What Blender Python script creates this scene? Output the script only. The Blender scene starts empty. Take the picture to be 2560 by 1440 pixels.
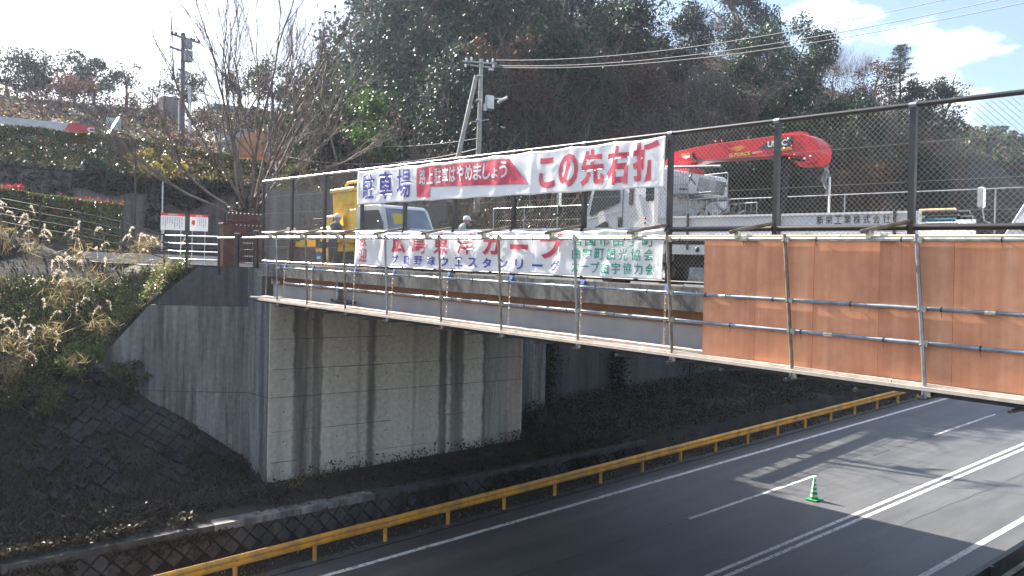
import bpy, bmesh, math, random
import numpy as np
from mathutils import Vector, Matrix, noise
R = math.radians
random.seed(7); RNG = np.random.default_rng(7)
SC = bpy.context.scene; COL = SC.collection
PI = math.pi

# ------------------------------------------------------------------ camera
# world: x runs along the main road (away to the right), y along the footbridge (away to the left), z up
ROLL = R(1.2); FPX = 2136.0; PITCH = math.atan(20/FPX)
_up = Vector((math.sin(ROLL)*math.cos(PITCH), -math.cos(ROLL)*math.cos(PITCH), -math.sin(PITCH))).normalized()
_r = Vector(((3824-1280)/FPX, (580-720)/FPX, 1)).normalized()
_x = (_r-_up*_r.dot(_up)).normalized(); _y = _up.cross(_x)
if _y.dot(Vector((-1800/FPX, -128/FPX, 1))) < 0: _y = -_y
M3 = Matrix((_x, _y, _up))                      # camera axes (right, down, forward) -> world
CAMP = Vector((0, 0, 8.1))
cd = bpy.data.cameras.new('camera'); cd.sensor_width = 36; cd.lens = 36*FPX/2560; cd.clip_end = 3000; cd.clip_start = .1
cam = bpy.data.objects.new('camera', cd); COL.objects.link(cam); SC.camera = cam
rx, ry, rz = (M3 @ Vector((1, 0, 0))), (M3 @ Vector((0, -1, 0))), (M3 @ Vector((0, 0, -1)))
cam.matrix_world = Matrix(((rx.x, ry.x, rz.x, CAMP.x), (rx.y, ry.y, rz.y, CAMP.y), (rx.z, ry.z, rz.z, CAMP.z), (0, 0, 0, 1)))

# ------------------------------------------------------------------ light
SUN = Vector((-.048, 1, .70)).normalized()
EXPO = 2.1
W = bpy.data.worlds.new('World'); SC.world = W; W.use_nodes = True
nt = W.node_tree; nt.nodes.clear(); N = nt.nodes.new; Lk = nt.links.new
sky = N('ShaderNodeTexSky'); sky.sky_type = 'NISHITA'; sky.sun_disc = False
sky.sun_elevation = math.asin(SUN.z); sky.sun_rotation = math.atan2(SUN.x, SUN.y)
sky.air_density = 1.0; sky.dust_density = 1.6; sky.ozone_density = 1.5; sky.altitude = 50
tc = N('ShaderNodeTexCoord')
mp = N('ShaderNodeMapping'); mp.inputs['Scale'].default_value = (1, 1, 2.4); mp.inputs['Location'].default_value = (.35, .1, .15)
cn = N('ShaderNodeTexNoise'); cn.inputs['Scale'].default_value = 5.5; cn.inputs['Detail'].default_value = 8; cn.inputs['Roughness'].default_value = .5
cr = N('ShaderNodeValToRGB'); cr.color_ramp.elements[0].position = .50; cr.color_ramp.elements[1].position = .66
mx = N('ShaderNodeMix'); mx.data_type = 'RGBA'; mx.inputs['B'].default_value = (13, 13.2, 13.6, 1)
bg = N('ShaderNodeBackground'); bg.inputs['Strength'].default_value = .058
wo = N('ShaderNodeOutputWorld')
Lk(tc.outputs['Generated'], mp.inputs[0]); Lk(mp.outputs[0], cn.inputs['Vector'])
dt = N('ShaderNodeVectorMath'); dt.operation = 'DISTANCE'; Lk(tc.outputs['Generated'], dt.inputs[0])
_c = (M3 @ Vector(((2310-1280)/FPX, (190-720)/FPX, 1))).normalized(); dt.inputs[1].default_value = _c
mr_ = N('ShaderNodeMapRange'); mr_.inputs[1].default_value = .02; mr_.inputs[2].default_value = .16; mr_.inputs[3].default_value = .13; mr_.inputs[4].default_value = -.03; Lk(dt.outputs['Value'], mr_.inputs[0])
ad_ = N('ShaderNodeMath'); ad_.operation = 'ADD'; Lk(cn.outputs['Fac'], ad_.inputs[0]); Lk(mr_.outputs[0], ad_.inputs[1]); Lk(ad_.outputs[0], cr.inputs[0])
Lk(sky.outputs[0], mx.inputs['A']); Lk(cr.outputs[0], mx.inputs['Factor']); Lk(mx.outputs['Result'], bg.inputs[0]); Lk(bg.outputs[0], wo.inputs[0])
sl = bpy.data.lights.new('sun', 'SUN'); sl.energy = 5; sl.angle = R(.5); sl.color = (1, .94, .84)
so = bpy.data.objects.new('sun', sl); COL.objects.link(so); so.rotation_euler = SUN.to_track_quat('Z', 'Y').to_euler()
vs = SC.view_settings; vs.view_transform = 'Standard'; vs.look = 'None'; vs.exposure = EXPO; vs.gamma = 1; vs.use_curve_mapping = False
SC.cycles.max_bounces = 6; SC.cycles.transparent_max_bounces = 12; SC.cycles.caustics_reflective = False; SC.cycles.caustics_refractive = False
SC.cycles.use_denoising = True

# ------------------------------------------------------------------ helpers
def tag(o, label=None, cat=None, group=None, kind=None):
    if label: o['label'] = label
    if cat: o['category'] = cat
    if group: o['group'] = group
    if kind: o['kind'] = kind
    return o

def empty(name, loc, label, cat, group=None, rz=0):
    o = bpy.data.objects.new(name, None); COL.objects.link(o); o.location = loc; o.rotation_euler = (0, 0, rz)
    o.empty_display_size = .2
    return tag(o, label, cat, group)

def perp(d):
    a = Vector((0, 0, 1)) if abs(d.z) < .9 else Vector((1, 0, 0))
    u = d.cross(a).normalized(); return u, d.cross(u).normalized()

class MB:
    def __init__(s): s.v = []; s.f = []; s.sm = []
    def add(s, vs, fs, smooth=False):
        b = len(s.v); s.v += [tuple(v) for v in vs]; s.f += [tuple(b+i for i in f) for f in fs]; s.sm += [smooth]*len(fs); return s
    def box(s, x0, y0, z0, x1, y1, z1):
        vs = [(x0,y0,z0),(x1,y0,z0),(x1,y1,z0),(x0,y1,z0),(x0,y0,z1),(x1,y0,z1),(x1,y1,z1),(x0,y1,z1)]
        return s.add(vs, [(3,2,1,0),(4,5,6,7),(0,1,5,4),(1,2,6,5),(2,3,7,6),(3,0,4,7)])
    def cbox(s, c, sx, sy, sz, M=None):
        vs = []
        for k in (-.5, .5):
            for a, b in ((-.5,-.5),(.5,-.5),(.5,.5),(-.5,.5)):
                p = Vector((a*sx, b*sy, k*sz)); p = M @ p if M else p; vs.append(p+Vector(c))
        return s.add(vs, [(3,2,1,0),(4,5,6,7),(0,1,5,4),(1,2,6,5),(2,3,7,6),(3,0,4,7)])
    def bev(s, x0, y0, z0, x1, y1, z1, b=.02):
        # box with chamfered vertical+top edges
        def ring(i, z): return [(x0+i+b*0,y0+i,z),(x1-i,y0+i,z),(x1-i,y1-i,z),(x0+i,y1-i,z)]
        vs = ring(b, z0)+ring(0, z0+b)+ring(0, z1-b)+ring(b, z1)
        fs = [(3,2,1,0),(12,13,14,15)]
        for k in range(3):
            for i in range(4): fs.append((k*4+i, k*4+(i+1)%4, k*4+4+(i+1)%4, k*4+4+i))
        return s.add(vs, fs)
    def tube(s, a, b, r, r2=None, n=8, cap=True, smooth=True):
        a = Vector(a); b = Vector(b); d = (b-a)
        if d.length < 1e-6: return s
        u, w = perp(d.normalized()); r2 = r if r2 is None else r2; vs = []
        for p, q in ((a, r), (b, r2)):
            for i in range(n):
                t = 2*PI*i/n; vs.append(p+u*(q*math.cos(t))+w*(q*math.sin(t)))
        s.add(vs, [(i, (i+1)%n, n+(i+1)%n, n+i) for i in range(n)], smooth)
        if cap: s.add(vs, [tuple(range(n-1, -1, -1)), tuple(range(n, 2*n))])
        return s
    def path(s, pts, r, n=6, taper=1.0):
        pts = [Vector(p) for p in pts]; L = len(pts); vs = []
        for k, p in enumerate(pts):
            d = (pts[min(k+1, L-1)]-pts[max(k-1, 0)]).normalized(); u, w = perp(d); q = r*(1+(taper-1)*k/max(L-1, 1))
            for i in range(n):
                t = 2*PI*i/n; vs.append(p+u*(q*math.cos(t))+w*(q*math.sin(t)))
        fs = [(k*n+i, k*n+(i+1)%n, k*n+n+(i+1)%n, k*n+n+i) for k in range(L-1) for i in range(n)]
        s.add(vs, fs, True); s.add(vs, [tuple(range(n-1, -1, -1)), tuple(range((L-1)*n, L*n))]); return s
    def lathe(s, c, prof, n=16, axis='z'):
        vs = []; c = Vector(c)
        for r, h in prof:
            for i in range(n):
                t = 2*PI*i/n; a, b = r*math.cos(t), r*math.sin(t)
                vs.append(c+(Vector((a, b, h)) if axis == 'z' else Vector((a, h, b)) if axis == 'y' else Vector((h, a, b))))
        L = len(prof); s.add(vs, [(k*n+i, k*n+(i+1)%n, k*n+n+(i+1)%n, k*n+n+i) for k in range(L-1) for i in range(n)], True)
        s.add(vs, [tuple(range(n-1, -1, -1)), tuple(range((L-1)*n, L*n))]); return s
    def prism(s, poly, a, b, axis):
        # poly: 2-D outline, extruded from a to b along axis ('x': poly=(y,z); 'y': poly=(x,z); 'z': poly=(x,y))
        def P(p, h): return (h, p[0], p[1]) if axis == 'x' else (p[0], h, p[1]) if axis == 'y' else (p[0], p[1], h)
        n = len(poly); vs = [P(p, a) for p in poly]+[P(p, b) for p in poly]
        return s.add(vs, [tuple(range(n)), tuple(range(2*n-1, n-1, -1))]+[(i, (i+1)%n, n+(i+1)%n, n+i) for i in range(n)])
    def ball(s, c, rx, ry, rz, n=10, m=7):
        return s.lathe_e(c, rx, ry, rz, n, m)
    def lathe_e(s, c, rx, ry, rz, n, m):
        vs = []; c = Vector(c)
        for k in range(m+1):
            ph = PI*k/m
            for i in range(n):
                t = 2*PI*i/n; vs.append(c+Vector((rx*math.sin(ph)*math.cos(t), ry*math.sin(ph)*math.sin(t), -rz*math.cos(ph))))
        return s.add(vs, [(k*n+i, k*n+(i+1)%n, k*n+n+(i+1)%n, k*n+n+i) for k in range(m) for i in range(n)], True)

def tomesh(name, mb, fix=True):
    me = bpy.data.meshes.new(name); me.from_pydata(mb.v, [], mb.f)
    me.polygons.foreach_set('use_smooth', mb.sm)
    if fix and len(mb.f) < 60000:
        bm = bmesh.new(); bm.from_mesh(me); bmesh.ops.recalc_face_normals(bm, faces=bm.faces); bm.to_mesh(me); bm.free()
    me.update(); return me

def link(name, mb, m, parent=None, local=False, fix=True):
    """one mesh object; geometry in mb is in world coordinates unless local"""
    me = mb if isinstance(mb, bpy.types.Mesh) else tomesh(name, mb, fix)
    if parent is not None and not local and not isinstance(mb, bpy.types.Mesh):
        g = parent; off = Vector((0, 0, 0))
        while g is not None: off += g.location; g = g.parent
        if off.length > 0: me.transform(Matrix.Translation(-off))
    if m is not None:
        for q in (m if isinstance(m, (list, tuple)) else [m]): me.materials.append(q)
    o = bpy.data.objects.new(name, me); COL.objects.link(o)
    if parent is not None: o.parent = parent
    return o

def setting(name, mb, m, fix=True): return tag(link(name, mb, m, fix=fix), kind='structure')
def place(name, me, parent, loc, rot=(0, 0, 0), scale=(1, 1, 1)):
    o = bpy.data.objects.new(name, me); COL.objects.link(o); o.parent = parent
    g = parent; off = Vector((0, 0, 0))
    while g is not None: off += g.location; g = g.parent
    o.location = Vector(loc)-off; o.rotation_euler = rot; o.scale = scale
    return o
def dup(root, loc, rz=0, scale=1, label=None, group=None):
    r = root.copy(); COL.objects.link(r); r.location = loc; r.rotation_euler = (0, 0, rz)
    r.scale = (scale,)*3 if not isinstance(scale, tuple) else scale
    if label: r['label'] = label
    if group: r['group'] = group
    for ch in list(root.children):
        c = ch.copy(); COL.objects.link(c); c.parent = r
        for g in ch.children:
            d = g.copy(); COL.objects.link(d); d.parent = c
    return r

# ------------------------------------------------------------------ materials
def mat(name, col, rough=.7, metal=0, var=.0, scale=3.0, bump=0, bscale=40, col2=None, spec=.5, detail=6, streak=0, trans=0):
    m = bpy.data.materials.new(name); m.use_nodes = True; t = m.node_tree; b = t.nodes['Principled BSDF']
    b.inputs['Roughness'].default_value = rough; b.inputs['Metallic'].default_value = metal
    b.inputs['Specular IOR Level'].default_value = spec
    c = (*col, 1); b.inputs['Base Color'].default_value = c
    g = t.nodes.new('ShaderNodeNewGeometry')
    if var or col2:
        c2 = (*col2, 1) if col2 else tuple(min(1, v*(1-var)) for v in col)+(1,)
        c1 = c if col2 else tuple(min(1, v*(1+var)) for v in col)+(1,)
        mpn = t.nodes.new('ShaderNodeMapping'); mpn.inputs['Scale'].default_value = (1, 1, 1-streak) if streak else (1, 1, 1)
        n = t.nodes.new('ShaderNodeTexNoise'); n.inputs['Scale'].default_value = scale; n.inputs['Detail'].default_value = detail; n.inputs['Roughness'].default_value = .65
        rp = t.nodes.new('ShaderNodeValToRGB'); rp.color_ramp.elements[0].position = .36; rp.color_ramp.elements[1].position = .66
        rp.color_ramp.elements[0].color = c2; rp.color_ramp.elements[1].color = c1
        t.links.new(g.outputs['Position'], mpn.inputs[0]); t.links.new(mpn.outputs[0], n.inputs['Vector']); t.links.new(n.outputs['Fac'], rp.inputs[0]); t.links.new(rp.outputs[0], b.inputs['Base Color'])
    if bump:
        n2 = t.nodes.new('ShaderNodeTexNoise'); n2.inputs['Scale'].default_value = bscale; n2.inputs['Detail'].default_value = 4
        bp = t.nodes.new('ShaderNodeBump'); bp.inputs['Strength'].default_value = bump; bp.inputs['Distance'].default_value = .02
        t.links.new(g.outputs['Position'], n2.inputs['Vector']); t.links.new(n2.outputs['Fac'], bp.inputs['Height']); t.links.new(bp.outputs[0], b.inputs['Normal'])
    if trans:
        b.inputs['Transmission Weight'].default_value = trans
    return m

def leafmat(name, cols, rough=.38, transl=.35, spec=.5):
    """leaf colour is picked per leaf (random per island), light passes through"""
    m = bpy.data.materials.new(name); m.use_nodes = True; t = m.node_tree; b = t.nodes['Principled BSDF']; out = t.nodes['Material Output']
    g = t.nodes.new('ShaderNodeNewGeometry'); rp = t.nodes.new('ShaderNodeValToRGB'); rp.color_ramp.interpolation = 'LINEAR'
    el = rp.color_ramp.elements
    while len(el) > 1: el.remove(el[-1])
    for i, c in enumerate(cols):
        e = el[0] if i == 0 else el.new(i/(len(cols)-1))
        e.position = i/(len(cols)-1); e.color = (*c, 1)
    t.links.new(g.outputs['Random Per Island'], rp.inputs[0]); t.links.new(rp.outputs[0], b.inputs['Base Color'])
    b.inputs['Roughness'].default_value = rough; b.inputs['Specular IOR Level'].default_value = spec
    tr = t.nodes.new('ShaderNodeBsdfTranslucent'); t.links.new(rp.outputs[0], tr.inputs[0])
    ms = t.nodes.new('ShaderNodeMixShader'); ms.inputs[0].default_value = transl
    t.links.new(b.outputs[0], ms.inputs[1]); t.links.new(tr.outputs[0], ms.inputs[2]); t.links.new(ms.outputs[0], out.inputs[0])
    return m

def concrete(name, base, dark, bands=None, rough=.85, scale=1.2, streak=.93, amount=.5, axis='X', pos=.5):
    """concrete with vertical run-off streaks; bands = [(x0,x1,colour)] are stains at fixed places"""
    m = bpy.data.materials.new(name); m.use_nodes = True; t = m.node_tree; b = t.nodes['Principled BSDF']; nn = t.nodes.new; lk = t.links.new
    b.inputs['Roughness'].default_value = rough; b.inputs['Specular IOR Level'].default_value = .25
    g = nn('ShaderNodeNewGeometry')
    mp = nn('ShaderNodeMapping'); mp.inputs['Scale'].default_value = (1, 1, 1-streak)
    n = nn('ShaderNodeTexNoise'); n.inputs['Scale'].default_value = scale*2.2; n.inputs['Detail'].default_value = 9; n.inputs['Roughness'].default_value = .68
    lk(g.outputs['Position'], mp.inputs[0]); lk(mp.outputs[0], n.inputs['Vector'])
    rp = nn('ShaderNodeValToRGB'); rp.color_ramp.elements[0].position = pos-.14; rp.color_ramp.elements[1].position = pos+.12
    rp.color_ramp.elements[0].color = (*[d*amount+bb*(1-amount) for d, bb in zip(dark, base)], 1); rp.color_ramp.elements[1].color = (*base, 1)
    lk(n.outputs['Fac'], rp.inputs[0]); col = rp.outputs[0]
    n2 = nn('ShaderNodeTexNoise'); n2.inputs['Scale'].default_value = 7; n2.inputs['Detail'].default_value = 8; lk(g.outputs['Position'], n2.inputs['Vector'])
    r2 = nn('ShaderNodeMapRange'); r2.inputs[1].default_value = .3; r2.inputs[2].default_value = .7; r2.inputs[3].default_value = .82; r2.inputs[4].default_value = 1.12; lk(n2.outputs['Fac'], r2.inputs[0])
    mm = nn('ShaderNodeMix'); mm.data_type = 'RGBA'; mm.blend_type = 'MULTIPLY'; mm.inputs['Factor'].default_value = 1; lk(col, mm.inputs['A']); lk(r2.outputs[0], mm.inputs['B']); col = mm.outputs['Result']
    if bands:
        sx = nn('ShaderNodeSeparateXYZ'); lk(g.outputs['Position'], sx.inputs[0])
        mp3 = nn('ShaderNodeMapping'); mp3.inputs['Scale'].default_value = (.6, .6, 1.0); lk(g.outputs['Position'], mp3.inputs[0])
        n3 = nn('ShaderNodeTexNoise'); n3.inputs['Scale'].default_value = 1.6; n3.inputs['Detail'].default_value = 7; n3.inputs['Roughness'].default_value = .7; lk(mp3.outputs[0], n3.inputs['Vector'])
        wb = nn('ShaderNodeMath'); wb.operation = 'MULTIPLY_ADD'; wb.inputs[1].default_value = .36; wb.inputs[2].default_value = -.18; lk(n3.outputs['Fac'], wb.inputs[0])
        ax = nn('ShaderNodeMath'); ax.operation = 'ADD'; lk(sx.outputs[axis], ax.inputs[0]); lk(wb.outputs[0], ax.inputs[1])
        for x0, x1, c, st, edge in bands:
            a = nn('ShaderNodeMapRange'); a.inputs[1].default_value = x0-edge; a.inputs[2].default_value = x0+edge; lk(ax.outputs[0], a.inputs[0])
            d = nn('ShaderNodeMapRange'); d.inputs[1].default_value = x1-edge; d.inputs[2].default_value = x1+edge; d.inputs[3].default_value = 1; d.inputs[4].default_value = 0; lk(ax.outputs[0], d.inputs[0])
            mu = nn('ShaderNodeMath'); mu.operation = 'MULTIPLY'; lk(a.outputs[0], mu.inputs[0]); lk(d.outputs[0], mu.inputs[1])
            fr = nn('ShaderNodeMapRange'); fr.inputs[1].default_value = .38; fr.inputs[2].default_value = .62; fr.inputs[3].default_value = 1.0; fr.inputs[4].default_value = .55; lk(n.outputs['Fac'], fr.inputs[0])
            m2 = nn('ShaderNodeMath'); m2.operation = 'MULTIPLY'; lk(mu.outputs[0], m2.inputs[0]); lk(fr.outputs[0], m2.inputs[1])
            m3 = nn('ShaderNodeMath'); m3.operation = 'MULTIPLY'; m3.inputs[1].default_value = st; lk(m2.outputs[0], m3.inputs[0])
            mm = nn('ShaderNodeMix'); mm.data_type = 'RGBA'; mm.inputs['B'].default_value = (*c, 1); lk(m3.outputs[0], mm.inputs['Factor']); lk(col, mm.inputs['A']); col = mm.outputs['Result']
    lk(col, b.inputs['Base Color'])
    nb = nn('ShaderNodeTexNoise'); nb.inputs['Scale'].default_value = 30; nb.inputs['Detail'].default_value = 6; lk(g.outputs['Position'], nb.inputs['Vector'])
    bp = nn('ShaderNodeBump'); bp.inputs['Strength'].default_value = .25; bp.inputs['Distance'].default_value = .01; lk(nb.outputs['Fac'], bp.inputs['Height']); lk(bp.outputs[0], b.inputs['Normal'])
    return m

def woodsheet(name, a, b_, c, axis='Y'):
    m = bpy.data.materials.new(name); m.use_nodes = True; t = m.node_tree; b = t.nodes['Principled BSDF']; nn = t.nodes.new; lk = t.links.new
    b.inputs['Roughness'].default_value = .6; b.inputs['Specular IOR Level'].default_value = .3
    g = nn('ShaderNodeNewGeometry'); oi = nn('ShaderNodeObjectInfo')
    ad = nn('ShaderNodeVectorMath'); ad.operation = 'MULTIPLY_ADD'; ad.inputs[1].default_value = (1, 1, .035)
    cb = nn('ShaderNodeCombineXYZ'); mu = nn('ShaderNodeMath'); mu.operation = 'MULTIPLY'; mu.inputs[1].default_value = 37; lk(oi.outputs['Random'], mu.inputs[0])
    for i in range(3): lk(mu.outputs[0], cb.inputs[i])
    lk(g.outputs['Position'], ad.inputs[0]); lk(cb.outputs[0], ad.inputs[2])
    n = nn('ShaderNodeTexNoise'); n.inputs['Scale'].default_value = 7; n.inputs['Detail'].default_value = 10; n.inputs['Roughness'].default_value = .6; lk(ad.outputs[0], n.inputs['Vector'])
    rp = nn('ShaderNodeValToRGB'); e = rp.color_ramp.elements; e[0].position = .3; e[1].position = .72; e[0].color = (*b_, 1); e[1].color = (*c, 1)
    k = e.new(.52); k.color = (*a, 1); lk(n.outputs['Fac'], rp.inputs[0])
    n2 = nn('ShaderNodeTexNoise'); n2.inputs['Scale'].default_value = 1.3; n2.inputs['Detail'].default_value = 7; n2.inputs['Roughness'].default_value = .7; lk(g.outputs['Position'], n2.inputs['Vector'])
    r2 = nn('ShaderNodeMapRange'); r2.inputs[1].default_value = .3; r2.inputs[2].default_value = .7; r2.inputs[3].default_value = .72; r2.inputs[4].default_value = 1.12; lk(n2.outputs['Fac'], r2.inputs[0])
    mm = nn('ShaderNodeMix'); mm.data_type = 'RGBA'; mm.blend_type = 'MULTIPLY'; mm.inputs['Factor'].default_value = 1; lk(rp.outputs[0], mm.inputs['A']); lk(r2.outputs[0], mm.inputs['B'])
    hs = nn('ShaderNodeHueSaturation'); mr = nn('ShaderNodeMapRange'); mr.inputs[3].default_value = .86; mr.inputs[4].default_value = 1.1; lk(oi.outputs['Random'], mr.inputs[0]); lk(mr.outputs[0], hs.inputs['Value'])
    lk(mm.outputs['Result'], hs.inputs['Color']); lk(hs.outputs[0], b.inputs['Base Color'])
    return m

def asphalt():
    m = bpy.data.materials.new('asphalt'); m.use_nodes = True; t = m.node_tree; b = t.nodes['Principled BSDF']; nn = t.nodes.new; lk = t.links.new
    g = nn('ShaderNodeNewGeometry')
    def noise_(sc, det, scl=(1, 1, 1), r=.6):
        mp = nn('ShaderNodeMapping'); mp.inputs['Scale'].default_value = scl; n = nn('ShaderNodeTexNoise'); n.inputs['Scale'].default_value = sc; n.inputs['Detail'].default_value = det; n.inputs['Roughness'].default_value = r
        lk(g.outputs['Position'], mp.inputs[0]); lk(mp.outputs[0], n.inputs['Vector']); return n.outputs['Fac']
    rp = nn('ShaderNodeValToRGB'); e = rp.color_ramp.elements; e[0].position = .3; e[1].position = .7; e[0].color = (.056, .058, .062, 1); e[1].color = (.088, .089, .088, 1); lk(noise_(2.0, 8, (.10, 1.1, 1)), rp.inputs[0])
    sp = nn('ShaderNodeMapRange'); sp.inputs[1].default_value = .35; sp.inputs[2].default_value = .65; sp.inputs[3].default_value = .55; sp.inputs[4].default_value = 1.5; lk(noise_(38, 6, r=.8), sp.inputs[0])
    m1 = nn('ShaderNodeMix'); m1.data_type = 'RGBA'; m1.blend_type = 'MULTIPLY'; m1.inputs['Factor'].default_value = 1; lk(rp.outputs[0], m1.inputs['A']); lk(sp.outputs[0], m1.inputs['B'])
    # pale wheel tracks, one wave along y
    sx = nn('ShaderNodeSeparateXYZ'); lk(g.outputs['Position'], sx.inputs[0])
    w = nn('ShaderNodeMath'); w.operation = 'MULTIPLY'; w.inputs[1].default_value = 2*PI/1.62; lk(sx.outputs['Y'], w.inputs[0])
    s = nn('ShaderNodeMath'); s.operation = 'SINE'; lk(w.outputs[0], s.inputs[0])
    q = nn('ShaderNodeMapRange'); q.inputs[1].default_value = -1; q.inputs[2].default_value = 1; q.inputs[3].default_value = .93; q.inputs[4].default_value = 1.08; lk(s.outputs[0], q.inputs[0])
    m2 = nn('ShaderNodeMix'); m2.data_type = 'RGBA'; m2.blend_type = 'MULTIPLY'; m2.inputs['Factor'].default_value = 1; lk(m1.outputs['Result'], m2.inputs['A']); lk(q.outputs[0], m2.inputs['B'])
    q2 = nn('ShaderNodeMapRange'); q2.inputs[1].default_value = .35; q2.inputs[2].default_value = .65; q2.inputs[3].default_value = .80; q2.inputs[4].default_value = 1.15; lk(noise_(.55, 7, (.35, 1, 1), .7), q2.inputs[0])
    m3 = nn('ShaderNodeMix'); m3.data_type = 'RGBA'; m3.blend_type = 'MULTIPLY'; m3.inputs['Factor'].default_value = 1; lk(m2.outputs['Result'], m3.inputs['A']); lk(q2.outputs[0], m3.inputs['B']); m2 = m3
    lk(m2.outputs['Result'], b.inputs['Base Color']); b.inputs['Roughness'].default_value = .50; b.inputs['Specular IOR Level'].default_value = .75
    bp = nn('ShaderNodeBump'); bp.inputs['Strength'].default_value = .5; bp.inputs['Distance'].default_value = .006; lk(noise_(140, 2), bp.inputs['Height']); lk(bp.outputs[0], b.inputs['Normal'])
    return m

ASPH = asphalt()
def roadpaint():
    m = bpy.data.materials.new('worn_road_paint'); m.use_nodes = True; t = m.node_tree; b = t.nodes['Principled BSDF']; nn = t.nodes.new; lk = t.links.new
    g = nn('ShaderNodeNewGeometry'); mp = nn('ShaderNodeMapping'); mp.inputs['Scale'].default_value = (1.0, 1.0, 1); n = nn('ShaderNodeTexNoise'); n.inputs['Scale'].default_value = 9; n.inputs['Detail'].default_value = 9; n.inputs['Roughness'].default_value = .75
    lk(g.outputs['Position'], mp.inputs[0]); lk(mp.outputs[0], n.inputs['Vector'])
    rp = nn('ShaderNodeValToRGB'); e = rp.color_ramp.elements; e[0].position = .40; e[1].position = .48; e[0].color = (.13, .13, .13, 1); e[1].color = (.66, .66, .64, 1); lk(n.outputs['Fac'], rp.inputs[0]); lk(rp.outputs[0], b.inputs['Base Color'])
    b.inputs['Roughness'].default_value = .6
    return m
RPAINT = roadpaint()
SOIL = mat('soil', (.05, .042, .032), .95, var=.5, scale=1.2, bump=.8, bscale=9, col2=(.02, .02, .016))
HILLSOIL = mat('hill_soil', (.05, .042, .032), .95, col2=(.02, .022, .016), scale=.5, bump=.6, bscale=4)
DIRT = mat('pale_path', (.42, .39, .34), .9, var=.2, scale=1.5, bump=.2)
CONC = concrete('weathered_concrete', (.33, .32, .29), (.10, .10, .09), amount=.75)
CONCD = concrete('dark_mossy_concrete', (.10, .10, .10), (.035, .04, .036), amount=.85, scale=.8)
CONCP = concrete('pale_abutment', (.76, .70, .60), (.56, .52, .45), amount=.8, scale=.5, bands=[
    (11.45, 11.95, (.20, .19, .18), .5, .25),
    (12.10, 12.62, (.075, .07, .065), .93, .05), (12.62, 12.74, (.17, .16, .15), .7, .04), (12.76, 13.1, (.065, .06, .055), .93, .04),
    (14.40, 14.52, (.15, .13, .11), .5, .06), (14.78, 15.08, (.10, .095, .085), .8, .06),
    (16.6, 16.72, (.26, .23, .18), .5, .05),
    (17.72, 18.05, (.10, .095, .09), .85, .05), (18.22, 18.8, (.075, .07, .068), .93, .06),
    (19.72, 20.95, (.10, .098, .09), .97, .10), (19.72, 19.82, (.045, .045, .045), .85, .03), (20.95, 21.62, (.27, .16, .135), .85, .12)])
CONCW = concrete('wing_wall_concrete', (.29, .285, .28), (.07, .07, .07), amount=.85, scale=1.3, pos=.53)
CONCB = concrete('bridge_coping', (.30, .285, .26), (.085, .08, .075), amount=.85, scale=1.2, streak=.75, pos=.54)
GALV = mat('galvanised_steel', (.46, .47, .48), .36, .85, var=.25, scale=6)
GALVB = mat('dull_steel_tube', (.30, .31, .33), .42, .8, var=.35, scale=4)
RUSTY = mat('old_steel_tube', (.30, .26, .20), .5, .6, col2=(.16, .12, .09), scale=9)
CLAMP = mat('zinc_clamp', (.62, .58, .48), .38, .8, var=.3, scale=20)
FENCEP = mat('dark_brown_fence_paint', (.030, .027, .026), .38, .0, var=.25, scale=8, spec=.6)
WIRE = mat('fence_wire', (.52, .48, .40), .42, .4)
WIRED = mat('dark_fence_wire', (.055, .052, .05), .45, .3)
YEL = mat('yellow_guardrail_paint', (.86, .40, .035), .5, 0, col2=(.42, .23, .07), scale=2.2, detail=10)
YELM = mat('yellow_machine_paint', (.80, .50, .02), .35, 0, var=.15, scale=4)
REDP = mat('red_crane_paint', (.62, .022, .032), .28, 0, var=.12, scale=3)
WHP = mat('white_truck_paint', (.86, .86, .87), .3, 0, var=.05, scale=2)
WHG = mat('silver_white_paint', (.60, .62, .64), .35, .2, var=.08)
BLK = mat('black_rubber', (.02, .02, .022), .6)
DGR = mat('dark_grey_metal', (.06, .06, .065), .5, .4, var=.3)
CHR = mat('bright_metal', (.75, .75, .74), .2, .95)
DKBRN = mat('dark_brown_steel', (.085, .04, .032), .55, .1, var=.3, scale=5)
BARK = mat('grey_bark', (.15, .115, .09), .9, col2=(.06, .045, .036), scale=9, bump=.5)
TWIG = mat('brown_twigs', (.17, .135, .115), .9, col2=(.09, .07, .062), scale=3)
TWIGP = mat('pale_twigs', (.30, .24, .18), .9, col2=(.15, .11, .09), scale=3)
PLY = woodsheet('red_brown_plywood', (.80, .35, .19), (.66, .265, .14), (.86, .44, .26))
PLANK = mat('sawn_plank', (.66, .56, .47), .8, var=.15, scale=5)
LUMB = mat('timber', (.55, .36, .19), .75, var=.25, scale=6)
POLEC = mat('utility_pole_concrete', (.36, .35, .33), .8, var=.2, scale=3)
GIRD = mat('grey_girder_paint', (.40, .40, .42), .7, var=.12, scale=1.2)
GIRDB = mat('brown_formwork', (.22, .125, .085), .8, var=.25, scale=2)
VINYL = mat('white_banner_vinyl', (.88, .87, .87), .42, 0, var=.03, spec=.4)
INKR = mat('red_ink', (.66, .075, .12), .45, var=.08)
INKB = mat('blue_ink', (.07, .075, .40), .45, var=.08)
INKG = mat('green_ink', (.06, .36, .27), .45, var=.08)
INKK = mat('black_ink', (.03, .03, .035), .5)
WHITE = mat('white_paint', (.80, .80, .80), .5)
SIGNR = mat('red_paint', (.70, .05, .05), .5)
GLASSD = mat('dark_window_glass', (.035, .05, .06), .08, 0, spec=.9)
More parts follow.
